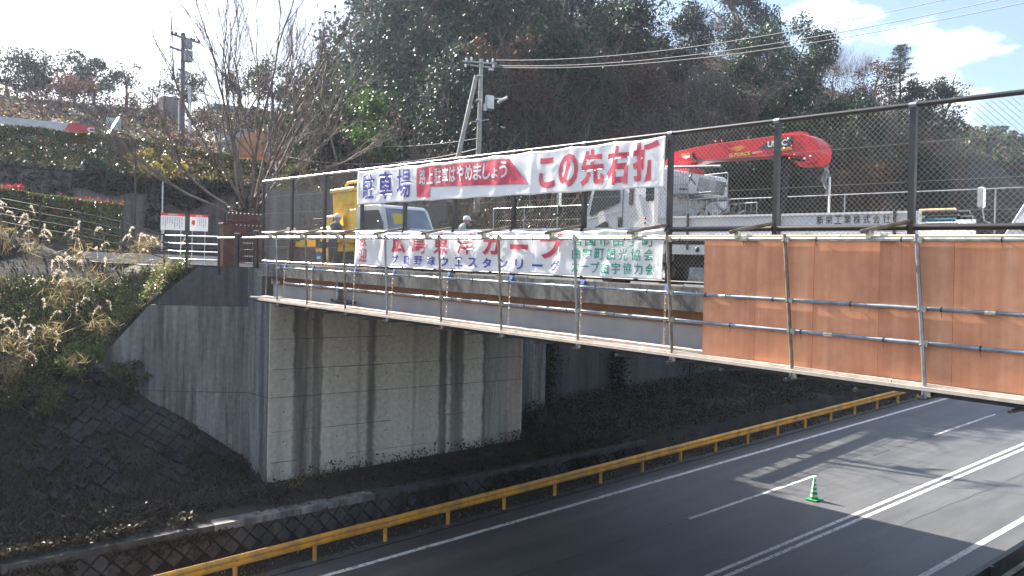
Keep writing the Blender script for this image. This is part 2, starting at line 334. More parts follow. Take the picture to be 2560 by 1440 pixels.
def glassmat():
    m = bpy.data.materials.new('windscreen_glass'); m.use_nodes = True; t = m.node_tree; b = t.nodes['Principled BSDF']; out = t.nodes['Material Output']
    b.inputs['Base Color'].default_value = (.10, .15, .19, 1); b.inputs['Roughness'].default_value = .05
    tr = t.nodes.new('ShaderNodeBsdfTransparent'); tr.inputs[0].default_value = (.75, .85, .86, 1); ms = t.nodes.new('ShaderNodeMixShader'); ms.inputs[0].default_value = .55
    t.links.new(b.outputs[0], ms.inputs[1]); t.links.new(tr.outputs[0], ms.inputs[2]); t.links.new(ms.outputs[0], out.inputs[0]); return m
GLASS = glassmat()
BLUEP = mat('blue_strap', (.05, .12, .50), .5)
CONEG = mat('green_cone_plastic', (.01, .30, .075), .4)
TUBEP = mat('wrapped_tube', (.70, .60, .40), .5)

ZS = .0522                                      # road climbs to the right
def zr(x): return ZS*x
BS = .0251                                      # bridge climbs to the left
def zb(y): return BS*y

def sstep(a, b, v):
    t = min(1, max(0, (v-a)/(b-a))); return t*t*(3-2*t)

# ------------------------------------------------------------------ ground
def deck_level(x, y):
    z = 8.33+.05*max(0, min(3, y-34))+.16*max(0, min(5, y-36))
    z += .30*max(0, 9-x)*sstep(31, 36, y) if x < 9 else 0
    return min(z, 9.9+.25*max(0, 6-x))
def hill(x, y):
    s = sstep(0, 17, x-max(25, .475*y))*(1-sstep(96, 150, y))
    e = 1-sstep(176, 200, x-(y-60)*.4)
    h = 8.2+.70*max(0, y-33)*s*e
    h = min(h, 8.2+.70*54*s*e+.12*max(0, y-87))
    if h > 9: h += 1.6*noise.noise(Vector((x*.07, y*.07, 3)))*min(1, (h-9)/6)
    return h
def terrace(x, y):
    z = 12.4+max(0, y-47)*.325
    top = 21.2+.105*(min(x, 60)-11.9)
    z = min(z, top)-.4*max(0, y-84)
    z = max(z, 2)
    return z
def ground_z(x, y):
    r = zr(x)-.03
    if y < 20.75: 
        if y < 7.6: return r+(7.6-y)*.1
        return r
    if y < 21.85: return r+.06*sstep(20.75, 21.4, y)
    berm = 1.36+.025*x if x < 22 else 1.91+.045*(x-22)
    if x < -2: berm = max(berm, r+.5)
    if y < 26.6+.4 and x >= 11.5:
        if x > 22.0: return berm+.12*(y-22)*(1+.5*noise.noise(Vector((x*.3, y*.3, 0))))
        return berm
    if x >= 11.5 and y < 27.6: return berm if x < 22 else berm+.6
    z = berm
    if x < 11.5:
        if y < 30.2:
            z = max(berm, 1.9+.88*(y-26.4))
        else: z = 1.9+.88*3.8+(.62+.26*(1-sstep(2, 5.5, x)))*(y-30.2)
        side = 8.33+1.28*(x-10.05)
        # the fill behind the wing wall falls away to the left
        wy = 26.62-(x-11.4)*.842
        if y > wy+.75 and y > 27: z = max(z, side)
        z += .12*noise.noise(Vector((x*.8, y*.8, 1))) if y > 24 else 0
        top = deck_level(x, y)
        z = min(z, top)
    else: z = deck_level(x, y)
    if y > 42.15:
        zt = terrace(x, y) if x < 45 else 0
        w = sstep(24, 30, x)
        z = (max(12.4, zt) if x < 24 else max(12.4*(1-w)+8.5*w, zt*(1-w)))
    if x > 24 and y > 28: z = max(z, hill(x, y))
    return z
def gridsurf(xs, ys, f):
    mb = MB(); nx, ny = len(xs), len(ys)
    vs = [(x, y, f(x, y)) for y in ys for x in xs]
    fs = [(j*nx+i, j*nx+i+1, (j+1)*nx+i+1, (j+1)*nx+i) for j in range(ny-1) for i in range(nx-1)]
    mb.add(vs, fs, True); return mb
def rngf(a, b, s): return list(np.arange(a, b, s))
xs = rngf(-90, -30, 20)+rngf(-30, -4, 2)+rngf(-4, 2, .5)+rngf(2, 12.6, .25)+rngf(12.6, 30, .6)+rngf(30, 60, 1.5)+rngf(60, 210, 4)+rngf(210, 340, 35)
ys = rngf(-70, -10, 20)+rngf(-10, 20, 2)+[20.4, 20.74, 20.9, 21.2, 21.5, 21.8]+rngf(22, 42, .25)+[42.1, 42.2, 42.4, 43, 44, 45, 46]+rngf(47, 80, 1.5)+rngf(80, 140, 6)+rngf(140, 320, 40)
GROUND = setting('ground', gridsurf(xs, ys, ground_z), SOIL, fix=False)
# far ridge and clouds of canopy on it come later
setting('far_hill', gridsurf(rngf(150, 520, 10), rngf(60, 300, 10), lambda x, y: -5+(62*math.exp(-((y-.16*x-72)/46)**2))*sstep(190, 300, x)*(1-.35*sstep(380, 520, x))+3*noise.noise(Vector((x*.03, y*.03, 9)))), HILLSOIL, fix=False)

# ------------------------------------------------------------------ road, markings
mb = MB(); X0, X1 = -60, 320
def strip(mb, y0, y1, x0, x1, dz, step=20):
    n = max(1, int((x1-x0)/step)); 
    for i in range(n):
        a = x0+(x1-x0)*i/n; b = x0+(x1-x0)*(i+1)/n
        mb.add([(a, y0, zr(a)+dz), (b, y0, zr(b)+dz), (b, y1, zr(b)+dz), (a, y1, zr(a)+dz)], [(0, 1, 2, 3)])
strip(mb, 8.35, 20.25, X0, X1, 0); setting('road', mb, ASPH, fix=False)
def lines(y0, y1, x0, x1, nm='road_marking', dz=.004):
    mb = MB(); strip(mb, y0, y1, x0, x1, dz, 3); return setting(nm, mb, RPAINT, fix=False)
lines(19.28, 19.46, -40, 200); lines(12.80, 12.94, -40, 200); lines(12.48, 12.62, -40, 200); lines(9.24, 9.42, -40, 200)
for k in range(-2, 12):
    x0 = 20.6+k*10.9 if k < 0 else 20.6+k*16.3/1.0 if False else 20.55+k*11.4
for x0, x1 in ((-12, -5.4), (4.3, 10.9), (20.55, 27.6), (36.9, 43.3), (53, 59.5), (68, 74.5), (84, 90)):
    lines(15.93, 16.07, x0, x1)
# worn joint along the lane line: a thin dark crack
mb = MB()
rr = random.Random(3); x = 12.0; y = 16.1
while x < 60:
    L = .35+rr.random()*.5; y2 = 16.02+rr.uniform(-.06, .06)
    if rr.random() < .75:
        z = zr(x)+.006; mb.add([(x, y, z), (x+L, y2, zr(x+L)+.006), (x+L, y2+.022, zr(x+L)+.006), (x, y+.022, z)], [(0, 1, 2, 3)])
    x += L; y = y2
x = 24; y = 11.5
while x < 34:
    L = .3; y2 = y+rr.uniform(-.05, .04)
    mb.add([(x, y, zr(x)+.006), (x+L, y2, zr(x+L)+.006), (x+L, y2+.012, zr(x+L)+.006), (x, y+.012, zr(x)+.006)], [(0, 1, 2, 3)]); x += L; y = y2
for x0, y0, dx_, dy_, nn_ in ((24.0, 19.1, .10, -.28, 11), (16.0, 18.9, .05, -.3, 9), (30.5, 9.6, -.12, .27, 14), (37.0, 12.2, .3, .07, 16), (19.0, 10.2, .3, .10, 13), (14.5, 14.2, .28, -.06, 15), (27.5, 13.4, .1, .25, 9)):
    x, y = x0, y0
    for k in range(nn_):
        x2, y2 = x+dx_+rr.uniform(-.12, .12), y+dy_+rr.uniform(-.08, .08); w_ = .008+.008*rr.random()
        mb.add([(x, y, zr(x)+.006), (x2, y2, zr(x2)+.006), (x2+w_, y2+w_, zr(x2)+.006), (x+w_, y+w_, zr(x)+.006)], [(0, 1, 2, 3)]); x, y = x2, y2
setting('road_crack', mb, mat('crack_filler', (.02, .02, .02), .6), fix=False)
# concrete gutter strip beside the asphalt
mb = MB(); strip(mb, 20.25, 20.62, X0, X1, .02); mb2 = MB(); strip(mb, 20.25, 20.252, X0, X1, .02)
setting('gutter', mb, CONCD, fix=False)
mb = MB(); strip(mb, 7.9, 8.35, X0, X1, .02); setting('gutter', mb, CONC, fix=False)

# ------------------------------------------------------------------ yellow guardrail
gr = empty('guardrail', (10, 20.45, zr(10)), 'long yellow guardrail with rust-stained groove along the far edge of the road', 'guardrail')
prof = [(0, .72), (-.05, .68), (-.06, .63), (-.015, .585), (-.012, .565), (-.06, .52), (-.05, .465), (0, .43), (.012, .43), (-.035, .47), (-.045, .52), (0, .565), (0, .59), (-.045, .63), (-.035, .68), (.012, .72)]
x = 3.4; n_ = 0
while x < 62:
    x2 = x+4.3; mb = MB(); vs = []
    for xx in (x+.01, x2+.0):
        for a, b in prof: vs.append((xx, 20.40+a+(.012 if xx > x+1 else 0), zr(xx)+b))
    L = len(prof); mb.add(vs, [(i, (i+1)%L, L+(i+1)%L, L+i) for i in range(L)]+[tuple(range(L)), tuple(range(2*L-1, L-1, -1))])
    link('rail', mb, YEL, gr); x = x2
pm = tomesh('post', MB().tube((0, 0, -.2), (0, 0, .66), .057, n=12))
pm.materials.append(YEL)
x = 17.04-2.15*6
gb = tomesh('bolt', MB().ball((0, 0, 0), .022, .014, .022, 8, 5)); gb.materials.append(RUSTY)
while x < 60:
    place('post', pm, gr, (x, 20.51, zr(x))); place('bolt', gb, gr, (x, 20.385, zr(x)+.575)); x += 2.163
mb = MB()                                        # near side: end of a dark rail and a stump of concrete
ng = empty('guardrail', (24.4, 8.1, zr(24.4)), 'dark rounded end of the near-side guardrail at the lower right corner', 'guardrail')
for i in range(-3, 1):
    xx = 21.0+i*2.2; mb = MB().tube((xx, 7.75, zr(xx)-.1), (xx, 7.75, zr(xx)+.7), .06); link('post', mb, DGR, ng)
pts = [(12, 7.9, zr(12)+.62)]+[(23.6+.45*math.sin(t), 7.9, zr(24)+.42+.2*math.cos(t)) for t in np.linspace(0, PI, 7)]+[(12, 7.9, zr(12)+.22)]
mb = MB().prism([(p[0], p[2]) for p in pts], 7.84, 7.98, 'y'); link('rail', mb, DGR, ng)
st = MB(); st.ball((26.9, 8.0, zr(26.9)+.12), .3, .25, .2); tag(link('stone', st, mat('tan_stone', (.42, .33, .2), .9, var=.3)), 'tan stone lying beside the road at the right edge', 'stone')

# ------------------------------------------------------------------ traffic cone
cn_ = empty('traffic_cone', (24.93, 14.48, zr(24.93)), 'green traffic cone with white bands standing on the dashed lane line', 'traffic cone')
mb = MB(); c = cn_.location
mb.bev(c.x-.2, c.y-.2, c.z+.004, c.x+.2, c.y+.2, c.z+.045, .012); link('base', mb, CONEG, cn_)
def rad(h): return .135-(h-.04)*(.135-.028)/.66
cuts = [(.04, .12, CONEG), (.12, .19, WHITE), (.19, .27, CONEG), (.27, .34, WHITE), (.34, .41, CONEG), (.41, .47, WHITE), (.47, .53, CONEG), (.53, .585, WHITE), (.585, .70, CONEG)]
body = MB().lathe((c.x, c.y, c.z), [(rad(.04), .04), (rad(.7), .7), (.018, .70), (.018, .6)], 20); link('body', body, CONEG, cn_)
for a, b, m_ in cuts:
    if m_ is WHITE:
        link('reflective_band', MB().lathe((c.x, c.y, c.z), [(rad(a)+.002, a), (rad(b)+.002, b)], 20), WHITE, cn_)

# ------------------------------------------------------------------ low block wall beside the road
bw = empty('block_wall', (15, 21.85, 1.0), 'low retaining wall of diamond-set blocks under a concrete cap beside the verge', 'wall')
def capz(x): return 1.40+.024*x if x < 24 else 1.976+.05*(x-24)
mb = MB()
for i in range(28):
    a = -6+i*1.1; b = a+1.1
    mb.add([(a, 21.95, zr(a)-.3), (b, 21.95, zr(b)-.3), (b, 21.85, capz(b)-.16), (a, 21.85, capz(a)-.16), (a, 22.1, zr(a)-.3), (b, 22.1, zr(b)-.3), (b, 22.1, capz(b)-.16), (a, 22.1, capz(a)-.16)], [(0, 1, 2, 3), (4, 7, 6, 5)])
link('backing', mb, CONCD, bw, fix=False)
i = 0; a = -6.0
while a < 23:
    b = a+2.4
    mb = MB(); vs = []
    for xx in (a+.01, b-.01):
        z = capz(xx); vs += [(xx, 21.72, z-.17), (xx, 21.72, z), (xx, 22.2, z+.01), (xx, 22.2, z-.17)]
    mb.add(vs, [(0, 1, 2, 3), (7, 6, 5, 4), (0, 4, 5, 1), (1, 5, 6, 2), (2, 6, 7, 3), (3, 7, 4, 0)])
    link('cap_stone', mb, CONCD if a > 12 or a < 8.3 else CONCW, bw); a = b
h = .245
bl = MB(); f = .85
bl.add([(0, -.09, h*f), (h*f, -.09, 0), (0, -.09, -h*f), (-h*f, -.09, 0), (0, 0, h*.97), (h*.97, 0, 0), (0, 0, -h*.97), (-h*.97, 0, 0)], [(0, 1, 2, 3), (4, 5, 1, 0), (5, 6, 2, 1), (6, 7, 3, 2), (7, 4, 0, 3)])
bmesh_block = tomesh('block', bl); bmesh_block.materials.append(CONCD)
bl = MB(); bl.add([(h*f, -.09, 0), (0, -.09, -h*f), (-h*f, -.09, 0), (h*.97, 0, 0), (0, 0, -h*.97), (-h*.97, 0, 0)], [(0, 1, 2), (0, 3, 4, 1), (1, 4, 5, 2), (2, 5, 3, 0)])
half_block = tomesh('block', bl); half_block.materials.append(CONCD)
cnt = 0
for i in range(70):
    x = 3+i*h*2
    if x > 24: break
    for row in range(0, 3):
        xx = x+(h if row % 2 else 0); z = capz(xx)-.175-row*h
        if z-h*.3 < zr(xx)+.05: continue
        o = place('block', half_block if row == 0 else bmesh_block, bw, (xx, 21.865-.008*row+random.uniform(-.008, .008), z)); cnt += 1

# ------------------------------------------------------------------ abutment with wing wall
ab = empty('bridge_abutment', (16.5, 25, 1.4), 'pale stained concrete bridge abutment with dark vertical run-off marks', 'abutment')
jt = 4.27
link('backing', MB().box(11.35, 25.065, .6, 21.62, 27.3, 7.38), CONCD, ab)
link('lower_lift', MB().box(11.3, 25.0, .5, 21.65, 25.06, jt), CONCP, ab)
link('upper_lift', MB().box(11.3, 25.0, jt+.018, 21.65, 25.06, 7.42), CONCP, ab)
# side face towards the wing
link('side_lift', MB().box(11.302, 25.062, .5, 11.5, 26.7, jt), CONCW, ab)
link('side_lift', MB().box(11.302, 25.062, jt+.018, 11.5, 26.7, 7.4), CONCW, ab)
link('bearing_wall', MB().box(11.29, 25.6, 7.42, 23.6, 27.2, 8.36), CONCW, ab)
# form-tie holes: small recessed plugs on the face
tie = tomesh('tie_plug', MB().tube((0, 0, 0), (0, -.004, 0), .022, n=8)); tie.materials.append(INKK)
for i in range(11):
    for j in range(6):
        if random.random() < .85: place('tie_plug', tie, ab, (11.8+i*.93, 24.998, 1.95+j*.93+(.1 if j > 2 else 0)))
# thin board marks
bmk = MB()
for z in (2.25, 3.2, 5.15, 6.1):
    xx = 11.4
    while xx < 21.4:
        L = random.uniform(.5, 2.4)
        if random.random() < .7: bmk.box(xx, 24.997, z+random.uniform(-.01, .01), min(xx+L, 21.6), 25.001, z+.014)
        xx += L
tag(link('board_mark', bmk, mat('dark_joint', (.10, .095, .09), .9), ab), kind='stuff')

ww = empty('wing_wall', (10, 27.8, 4), 'dark streaked concrete wing wall sloping down to the left of the abutment', 'wall')
d = Vector((-.765, .644, 0)); nrm = Vector((-.644, -.765, 0)); p0 = Vector((11.34, 26.68, 0))
def wpt(s, z, off=0): q = p0+d*s+nrm*off; return (q.x, q.y, z)
def wall_piece(poly, nm, m_, t0=0, t1=-.5):
    mb = MB(); n = len(poly); mb.add([wpt(s, z, t0) for s, z in poly]+[wpt(s, z, t1) for s, z in poly], [tuple(range(n)), tuple(range(2*n-1, n-1, -1))]+[(i, (i+1)%n, n+(i+1)%n, n+i) for i in range(n)])
    return link(nm, mb, m_, ww)
wall_piece([(-.05, .6), (-.05, jt-.02), (5.9, jt-.02), (5.9, .6)], 'lower_lift', CONCW)
wall_piece([(-.05, jt), (-.05, 7.05), (3.25, 7.05), (5.3, 4.75), (5.3, jt)], 'upper_lift', CONCW, .0)
wall_piece([(-.05, 7.065), (-.05, 8.33), (1.68, 8.33), (3.2, 7.065)], 'top_lift', concrete('dark_wing_top', (.12, .12, .12), (.05, .05, .052), amount=.8, scale=1.5), -.004)
wall_piece([(.0, 4.0), (0, 7.9), (1.9, 7.9), (5.2, 4.6), (5.2, 4.0)], 'backing', CONCD, -.03, -.4)

# ------------------------------------------------------------------ retaining wall right of the abutment and guard fence on it
rw = empty('retaining_wall', (30, 27.3, 4), 'dark ivy-streaked retaining wall under the far side of the bridge', 'wall')
xx = 21.66
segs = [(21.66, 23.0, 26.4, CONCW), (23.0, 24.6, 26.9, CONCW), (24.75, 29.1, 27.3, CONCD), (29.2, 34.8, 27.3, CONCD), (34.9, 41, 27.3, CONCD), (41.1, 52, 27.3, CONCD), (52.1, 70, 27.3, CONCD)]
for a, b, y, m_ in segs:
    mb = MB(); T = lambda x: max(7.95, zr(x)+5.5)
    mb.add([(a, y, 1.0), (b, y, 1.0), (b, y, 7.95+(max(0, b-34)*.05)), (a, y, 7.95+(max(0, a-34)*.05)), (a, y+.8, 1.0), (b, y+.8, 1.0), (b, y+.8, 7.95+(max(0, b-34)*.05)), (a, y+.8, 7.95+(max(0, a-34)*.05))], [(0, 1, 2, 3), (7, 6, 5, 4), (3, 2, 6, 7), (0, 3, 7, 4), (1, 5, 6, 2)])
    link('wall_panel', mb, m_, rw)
gf = empty('guard_fence', (30, 27.5, 8), 'guard fence with one broad beam on top of the retaining wall beyond the bridge', 'fence')
x = 25.2
while x < 36:
    link('post', MB().box(x-.045, 27.45, 7.9, x+.045, 27.55, 9.5), GALVB, gf); x += 1.9
for z0, z1, nm in ((8.46, 8.98, 'beam'),):
    link(nm, MB().box(25.0, 27.38, z0, 36, 27.44, z1), GALVB, gf)
for z0 in (9.16, 9.3): link('rail', MB().tube((25.0, 27.42, z0), (36, 27.42, z0), .024), GALVB, gf)
# an edge wall piece that shades the strip next to x=25

# ------------------------------------------------------------------ bridge
br = empty('road_bridge', (17, 12, 7.8), 'short concrete and steel road bridge carrying the work vehicles over the road', 'bridge')
def ybox(mb, x0, x1, y0, y1, z0, z1, zo=zb):
    """box that follows the climb of the bridge"""
    vs = [(x0, y0, z0+zo(y0)), (x1, y0, z0+zo(y0)), (x1, y1, z0+zo(y1)), (x0, y1, z0+zo(y1)), (x0, y0, z1+zo(y0)), (x1, y0, z1+zo(y0)), (x1, y1, z1+zo(y1)), (x0, y1, z1+zo(y1))]
    return mb.add(vs, [(3,2,1,0),(4,5,6,7),(0,1,5,4),(1,2,6,5),(2,3,7,6),(3,0,4,7)])
YB0 = -9.0
ys_c = [24.97, 19.0, 13.0, 7.0, 1.0, YB0]
for a, b in zip(ys_c[1:], ys_c[:-1]):
    link('coping', ybox(MB(), 10.85, 11.35, a+.006, b-.006, 7.45, 7.83), CONCB, br)
link('coping', ybox(MB(), 23.4, 23.9, YB0, 27.0, 7.45, 7.86), CONCB, br)
link('deck', ybox(MB(), 11.352, 23.398, YB0, 27.6, 7.46, 7.66), ASPH, br)
link('formwork_strip', ybox(MB(), 11.26, 11.34, YB0, 24.9, 7.20, 7.449), GIRDB, br)
link('girder', ybox(MB(), 11.34, 11.8, YB0, 24.9, 6.70, 7.42), GIRD, br)
for gx in (14.4, 17.4, 20.4, 22.4): link('girder', ybox(MB(), gx-.2, gx+.2, YB0, 24.95, 6.5, 7.45), GIRD, br)
link('drain_pipe', MB().tube((11.2, 20.6, 7.46), (11.2, 20.6, 7.95), .09, n=12), GALVB, br)
link('drain_pipe', MB().tube((11.15, 19.6, 7.42), (11.2, 20.9, 7.45), .05, n=8), DGR, br)
mb = MB()
for k in range(34):
    y = 24.5-k*.62; mb.tube((10.848, y, 7.76+zb(y)), (10.835, y, 7.76+zb(y)), .013, n=8)
tag(link('anchor_bolt', mb, CLAMP, br), kind='stuff')
for k in range(12):                              # loose battens and mortar slips along the coping top
    y = 22-k*1.9+random.uniform(-.3, .3); L = random.uniform(.4, 1.3)
    link('batten', ybox(MB(), 10.86, 10.9, y, y+L, 7.834, 7.86), random.choice([LUMB, PLANK, CONC]), br)

# ------------------------------------------------------------------ near chain-link fence
FY = [5.13+1.99*k for k in range(-4, 11)]; FY[-1] = 25.03
FX = 11.0
fe = empty('chain_link_fence', (FX, 15, 8), 'tall dark chain-link fence along the near edge of the bridge, carrying both banners', 'fence')
pm_ = tomesh('post', MB().box(-.038, -.038, 0, .038, .038, 2.5)); pm_.materials.append(FENCEP)
for y in FY: place('post', pm_, fe, (FX+.02, y, 7.835+zb(y)))
place('post', pm_, fe, (FX+.3, 25.3, 7.84+zb(25.3)))
for i in range(len(FY)-1):
    a, b = FY[i]+.04, FY[i+1]-.04
    link('mid_rail', MB().tube((FX+.0, a, 8.757+zb(a)), (FX+.0, b, 8.757+zb(b)), .042, n=10), FENCEP if b < 9.2 else GALVB, fe)  # left bays take paler steel to paint in the sun on the rail
    link('bottom_rail', MB().tube((FX, a, 7.90+zb(a)), (FX, b, 7.90+zb(b)), .026, n=8), GALV if a > 19 else FENCEP, fe)
for i in range(0, len(FY)-1):
    a, b = FY[i], FY[i+1]
    link('top_rail', MB().tube((FX, a, 10.33+zb(a)), (FX, b, 10.33+zb(b)), .034, n=10), GALV if a > 17 else FENCEP, fe)
    link('collar', MB().tube((FX, a-.05, 10.33+zb(a)), (FX, a+.05, 10.33+zb(a)), .04, n=10), GALVB, fe)
def chainlink(y0, y1, z0, z1, x, pitch, r, zo=zb, bulge=.0):
    """woven diagonals as thin three-sided wires clipped to the bay"""
    mb = MB(); w = y1-y0; h = z1-z0
    for sgn in (1, -1):
        k = -int(h/pitch)-1
        while k*pitch < w:
            s0 = k*pitch
            t0 = max(0, -s0); t1 = min(h, w-s0)
            if t1-t0 > .02:
                ya, yb_ = (y0+s0+t0, y0+s0+t1) if sgn > 0 else (y1-s0-t0, y1-s0-t1)
                a = Vector((x+sgn*r*.8, ya, z0+t0+zo(ya))); b = Vector((x+sgn*r*.8, yb_, z0+t1+zo(yb_)))
                dd = (b-a).normalized(); u, v = perp(dd); vs = []
                for p in (a, b):
                    for q in range(3): vs.append(p+u*r*math.cos(q*2.094)+v*r*math.sin(q*2.094))
                mb.add(vs, [(0, 1, 4, 3), (1, 2, 5, 4), (2, 0, 3, 5)], True)
            k += 1
    return mb
for i in range(len(FY)-1):
    a, b = FY[i]+.05, FY[i+1]-.05
    link('wire_mesh', chainlink(a, b, 7.93, 10.30, FX+.055, .078, .0025), WIRE, fe, fix=False)
    for zz in (8.35, 9.35, 9.85):
        link('tension_wire', MB().tube((FX+.06, a, zz+zb(a)), (FX+.06, b, zz+zb(b)), .003, n=4, cap=False), WIRE, fe)
# green blue tie cords at the banner corners come with the banners

# far side fence
ff = empty('far_fence', (22.95, 13, 8), 'thin grey wire fence on the far edge of the bridge', 'fence')
pf = tomesh('post', MB().tube((0, 0, 0), (0, 0, 2.55), .02, n=8)); pf.materials.append(GALV)
yy = 28.6
while yy > -8:
    place('post', pf, ff, (22.95, yy, 7.87+zb(yy))); y2 = yy-2.0
    link('top_rail', MB().tube((22.95, yy, 10.42+zb(yy)), (22.95, y2, 10.42+zb(y2)), .017, n=8), GALV, ff)
    link('wire_mesh', chainlink(y2, yy, 7.95, 10.4, 22.95, .11, .0025), WIRED, ff, fix=False)
    for zz in (9.9, 8.9): link('tension_wire', MB().tube((22.95, yy, zz+zb(yy)), (22.95, y2, zz+zb(y2)), .005, n=4, cap=False), GALV, ff)
    yy = y2

# ------------------------------------------------------------------ scaffold hung outside the fence
SX = 10.5
sc_ = empty('scaffold', (SX, 12, 7), 'hanging steel tube scaffold with timber walkway along the side of the bridge', 'scaffold')
SYS = [22.82, 21.0, 18.94, 17.0, 14.85, 12.85, 10.75, 8.67, 6.6, 4.79, 2.7, .7, -1.3]
for k, y in enumerate(SYS):
    l = .15 if y > 8 else .09+.012*max(0, y)
    a = Vector((SX-.05, y+.01, 8.64+zb(y))); b = Vector((SX-.05, y-l, 6.66+zb(y)))
    link('standard', MB().tube(a, b, .0255, n=10), RUSTY if k % 3 else GALVB, sc_)
    for zz in (8.57, 7.74, 7.32, 6.72):
        t = (a.z-zz-zb(y))/(a.z-b.z); p = a.lerp(b, t)
        mb = MB().cbox(p+Vector((.025, 0, 0)), .085, .075, .06).cbox(p+Vector((.0, -.05, .0)), .03, .035, .085).tube(p+Vector((-.045, .02, -.02)), p+Vector((.03, .02, -.02)), .009, n=6)
        link('clamp', mb, CLAMP, sc_)
def tubes(x, z0, ybeg, yend, m_, r=.0245, seam=3.6, off=0):
    y = ybeg
    while y > yend:
        y2 = max(yend, y-seam)
        link('rail', MB().tube((x, y, z0+zb(y)), (x, y2+.012, z0+zb(y2)), r, n=10), m_, sc_); 
        if y2 > yend: link('joint_pin', MB().tube((x, y2-.06, z0+zb(y2)), (x, y2+.06, z0+zb(y2)), r+.006, n=10), CLAMP, sc_)
        y = y2
GALVX = mat('blue_grey_tube', (.22, .27, .33), .42, .25, var=.3, scale=5)
tubes(SX, 8.58, 27.3, -3, GALV, .027, 4.0); tubes(SX+.06, 8.62, 24.5, -3, TUBEP, .02, 3.1)
tubes(SX, 7.74, 22.45, -3, GALVX, .0245, 3.7); tubes(SX, 7.32, 22.35, -3, GALVX, .0245, 4.1)
for z0, ph in ((8.58, .4), (7.74, .9), (7.32, .2)):   # wire ties
    y = 21.5-ph
    while y > -2:
        mb = MB().tube((SX, y-.008, z0+zb(y)), (SX, y+.008, z0+zb(y)), .032, n=8).tube((SX-.02, y, z0+zb(y)-.03), (SX-.03, y-.02, z0+zb(y)-.10), .003, n=4)
        link('wire_tie', mb, INKK, sc_); y -= 1.15
for k, y in enumerate(FY):
    if y > 24 or y < 0: continue
    a = Vector((SX-.12, y+.34, 8.68+zb(y))); b = Vector((FX-.05, y-.0, 8.83+zb(y)))
    link('brace', MB().tube(a, b, .029, n=10), RUSTY, sc_); e_ = (b-a).normalized(); link('tube_end', MB().tube(a-e_*.006, a-e_*.001, .022, n=10), BLK, sc_)  # black disc paints the dark inside of the open tube end
    link('clamp', MB().cbox(a+Vector((.11, -.06, -.035)), .08, .07, .10), CLAMP, sc_)
# chains hanging from blue straps on the coping
def chain(top, bot, n):
    mb = MB(); top = Vector(top); bot = Vector(bot)
    for i in range(n):
        c = top.lerp(bot, (i+.5)/n); L = (top-bot).length/n*.62
        for s in (-1, 1):
            o = Vector((0, .014*s, 0)) if i % 2 else Vector((.014*s, 0, 0))
            mb.tube(c+o+Vector((0, 0, L)), c+o-Vector((0, 0, L)), .0055, n=5)
        o = Vector((0, .016, 0)) if i % 2 else Vector((.016, 0, 0))
        mb.tube(c+o+Vector((0, 0, L)), c-o+Vector((0, 0, L)), .0055, n=5); mb.tube(c+o-Vector((0, 0, L)), c-o-Vector((0, 0, L)), .0055, n=5)
    return mb
CHAINM = mat('rusty_chain', (.62, .56, .46), .4, .5, col2=(.36, .28, .2), scale=30)
for y in (24.2, 23.0, 21.3, 19.0, 17.2, 15.0, 12.9, 10.9, 8.97):
    z = zb(y)
    link('chain', chain((10.80, y, 7.80+z), (10.78, y, 6.9+z), 17), CHAINM, sc_, fix=False)
    mb = MB().add([(10.84, y-.03, 7.85+z), (10.84, y+.05, 7.87+z), (10.79, y+.03, 7.70+z), (10.79, y-.04, 7.68+z), (10.86, y-.03, 7.85+z), (10.86, y+.05, 7.87+z), (10.815, y+.03, 7.70+z), (10.815, y-.04, 7.68+z)], [(0, 1, 2, 3), (7, 6, 5, 4), (0, 4, 5, 1), (1, 5, 6, 2), (2, 6, 7, 3), (3, 7, 4, 0)])
    link('strap', mb, BLUEP, sc_)
# walkway planks: three abreast, butt joints staggered, slightly uneven
for r_, (x0, x1, ph) in enumerate(((10.44, 10.66, .3), (10.675, 10.90, 1.9), (10.915, 11.25, 1.1))):
    y = 24.55-(.2*r_)
    first = True
    while y > -4:
        L = ph+1.2 if first else 3.6; first = False
        y2 = max(-4, y-L); dz = random.uniform(0, .014)+(.02 if r_ == 1 else 0)
        link('plank', ybox(MB(), x0, x1, y2+.012, y, 6.80+dz, 6.835+dz), PLANK, sc_); y = y2
link('edge_board', ybox(MB(), 10.40, 10.432, -4, 23.9, 6.755, 6.80), PLANK, sc_)
link('ledger', ybox(MB(), 10.52, 10.60, -4, 24.4, 6.69, 6.75), DGR, sc_)
link('ledger', ybox(MB(), 11.0, 11.08, -4, 24.4, 6.69, 6.75), DGR, sc_)
for y in [s-.1 for s in SYS]+[s-1.1 for s in SYS]:
    link('transom', MB().tube((10.38, y, 6.655+zb(y)), (11.3, y, 6.655+zb(y)), .0243, n=10), GALVB, sc_)
    link('tube_end', MB().tube((10.372, y, 6.655+zb(y)), (10.379, y, 6.655+zb(y)), .0185, n=10), BLK, sc_)  # dark hollow of the tube put in as a black disc
# plywood sheets fixed inside the rails
y = 8.02
while y > -4:
    t = random.uniform(-.003, .003)
    link('plywood_sheet', ybox(MB(), 10.535+t, 10.547+t, y-.905, y, 6.845+random.uniform(-.006, .0), 8.56+random.uniform(-.004, .006)), PLY, sc_); y -= .91

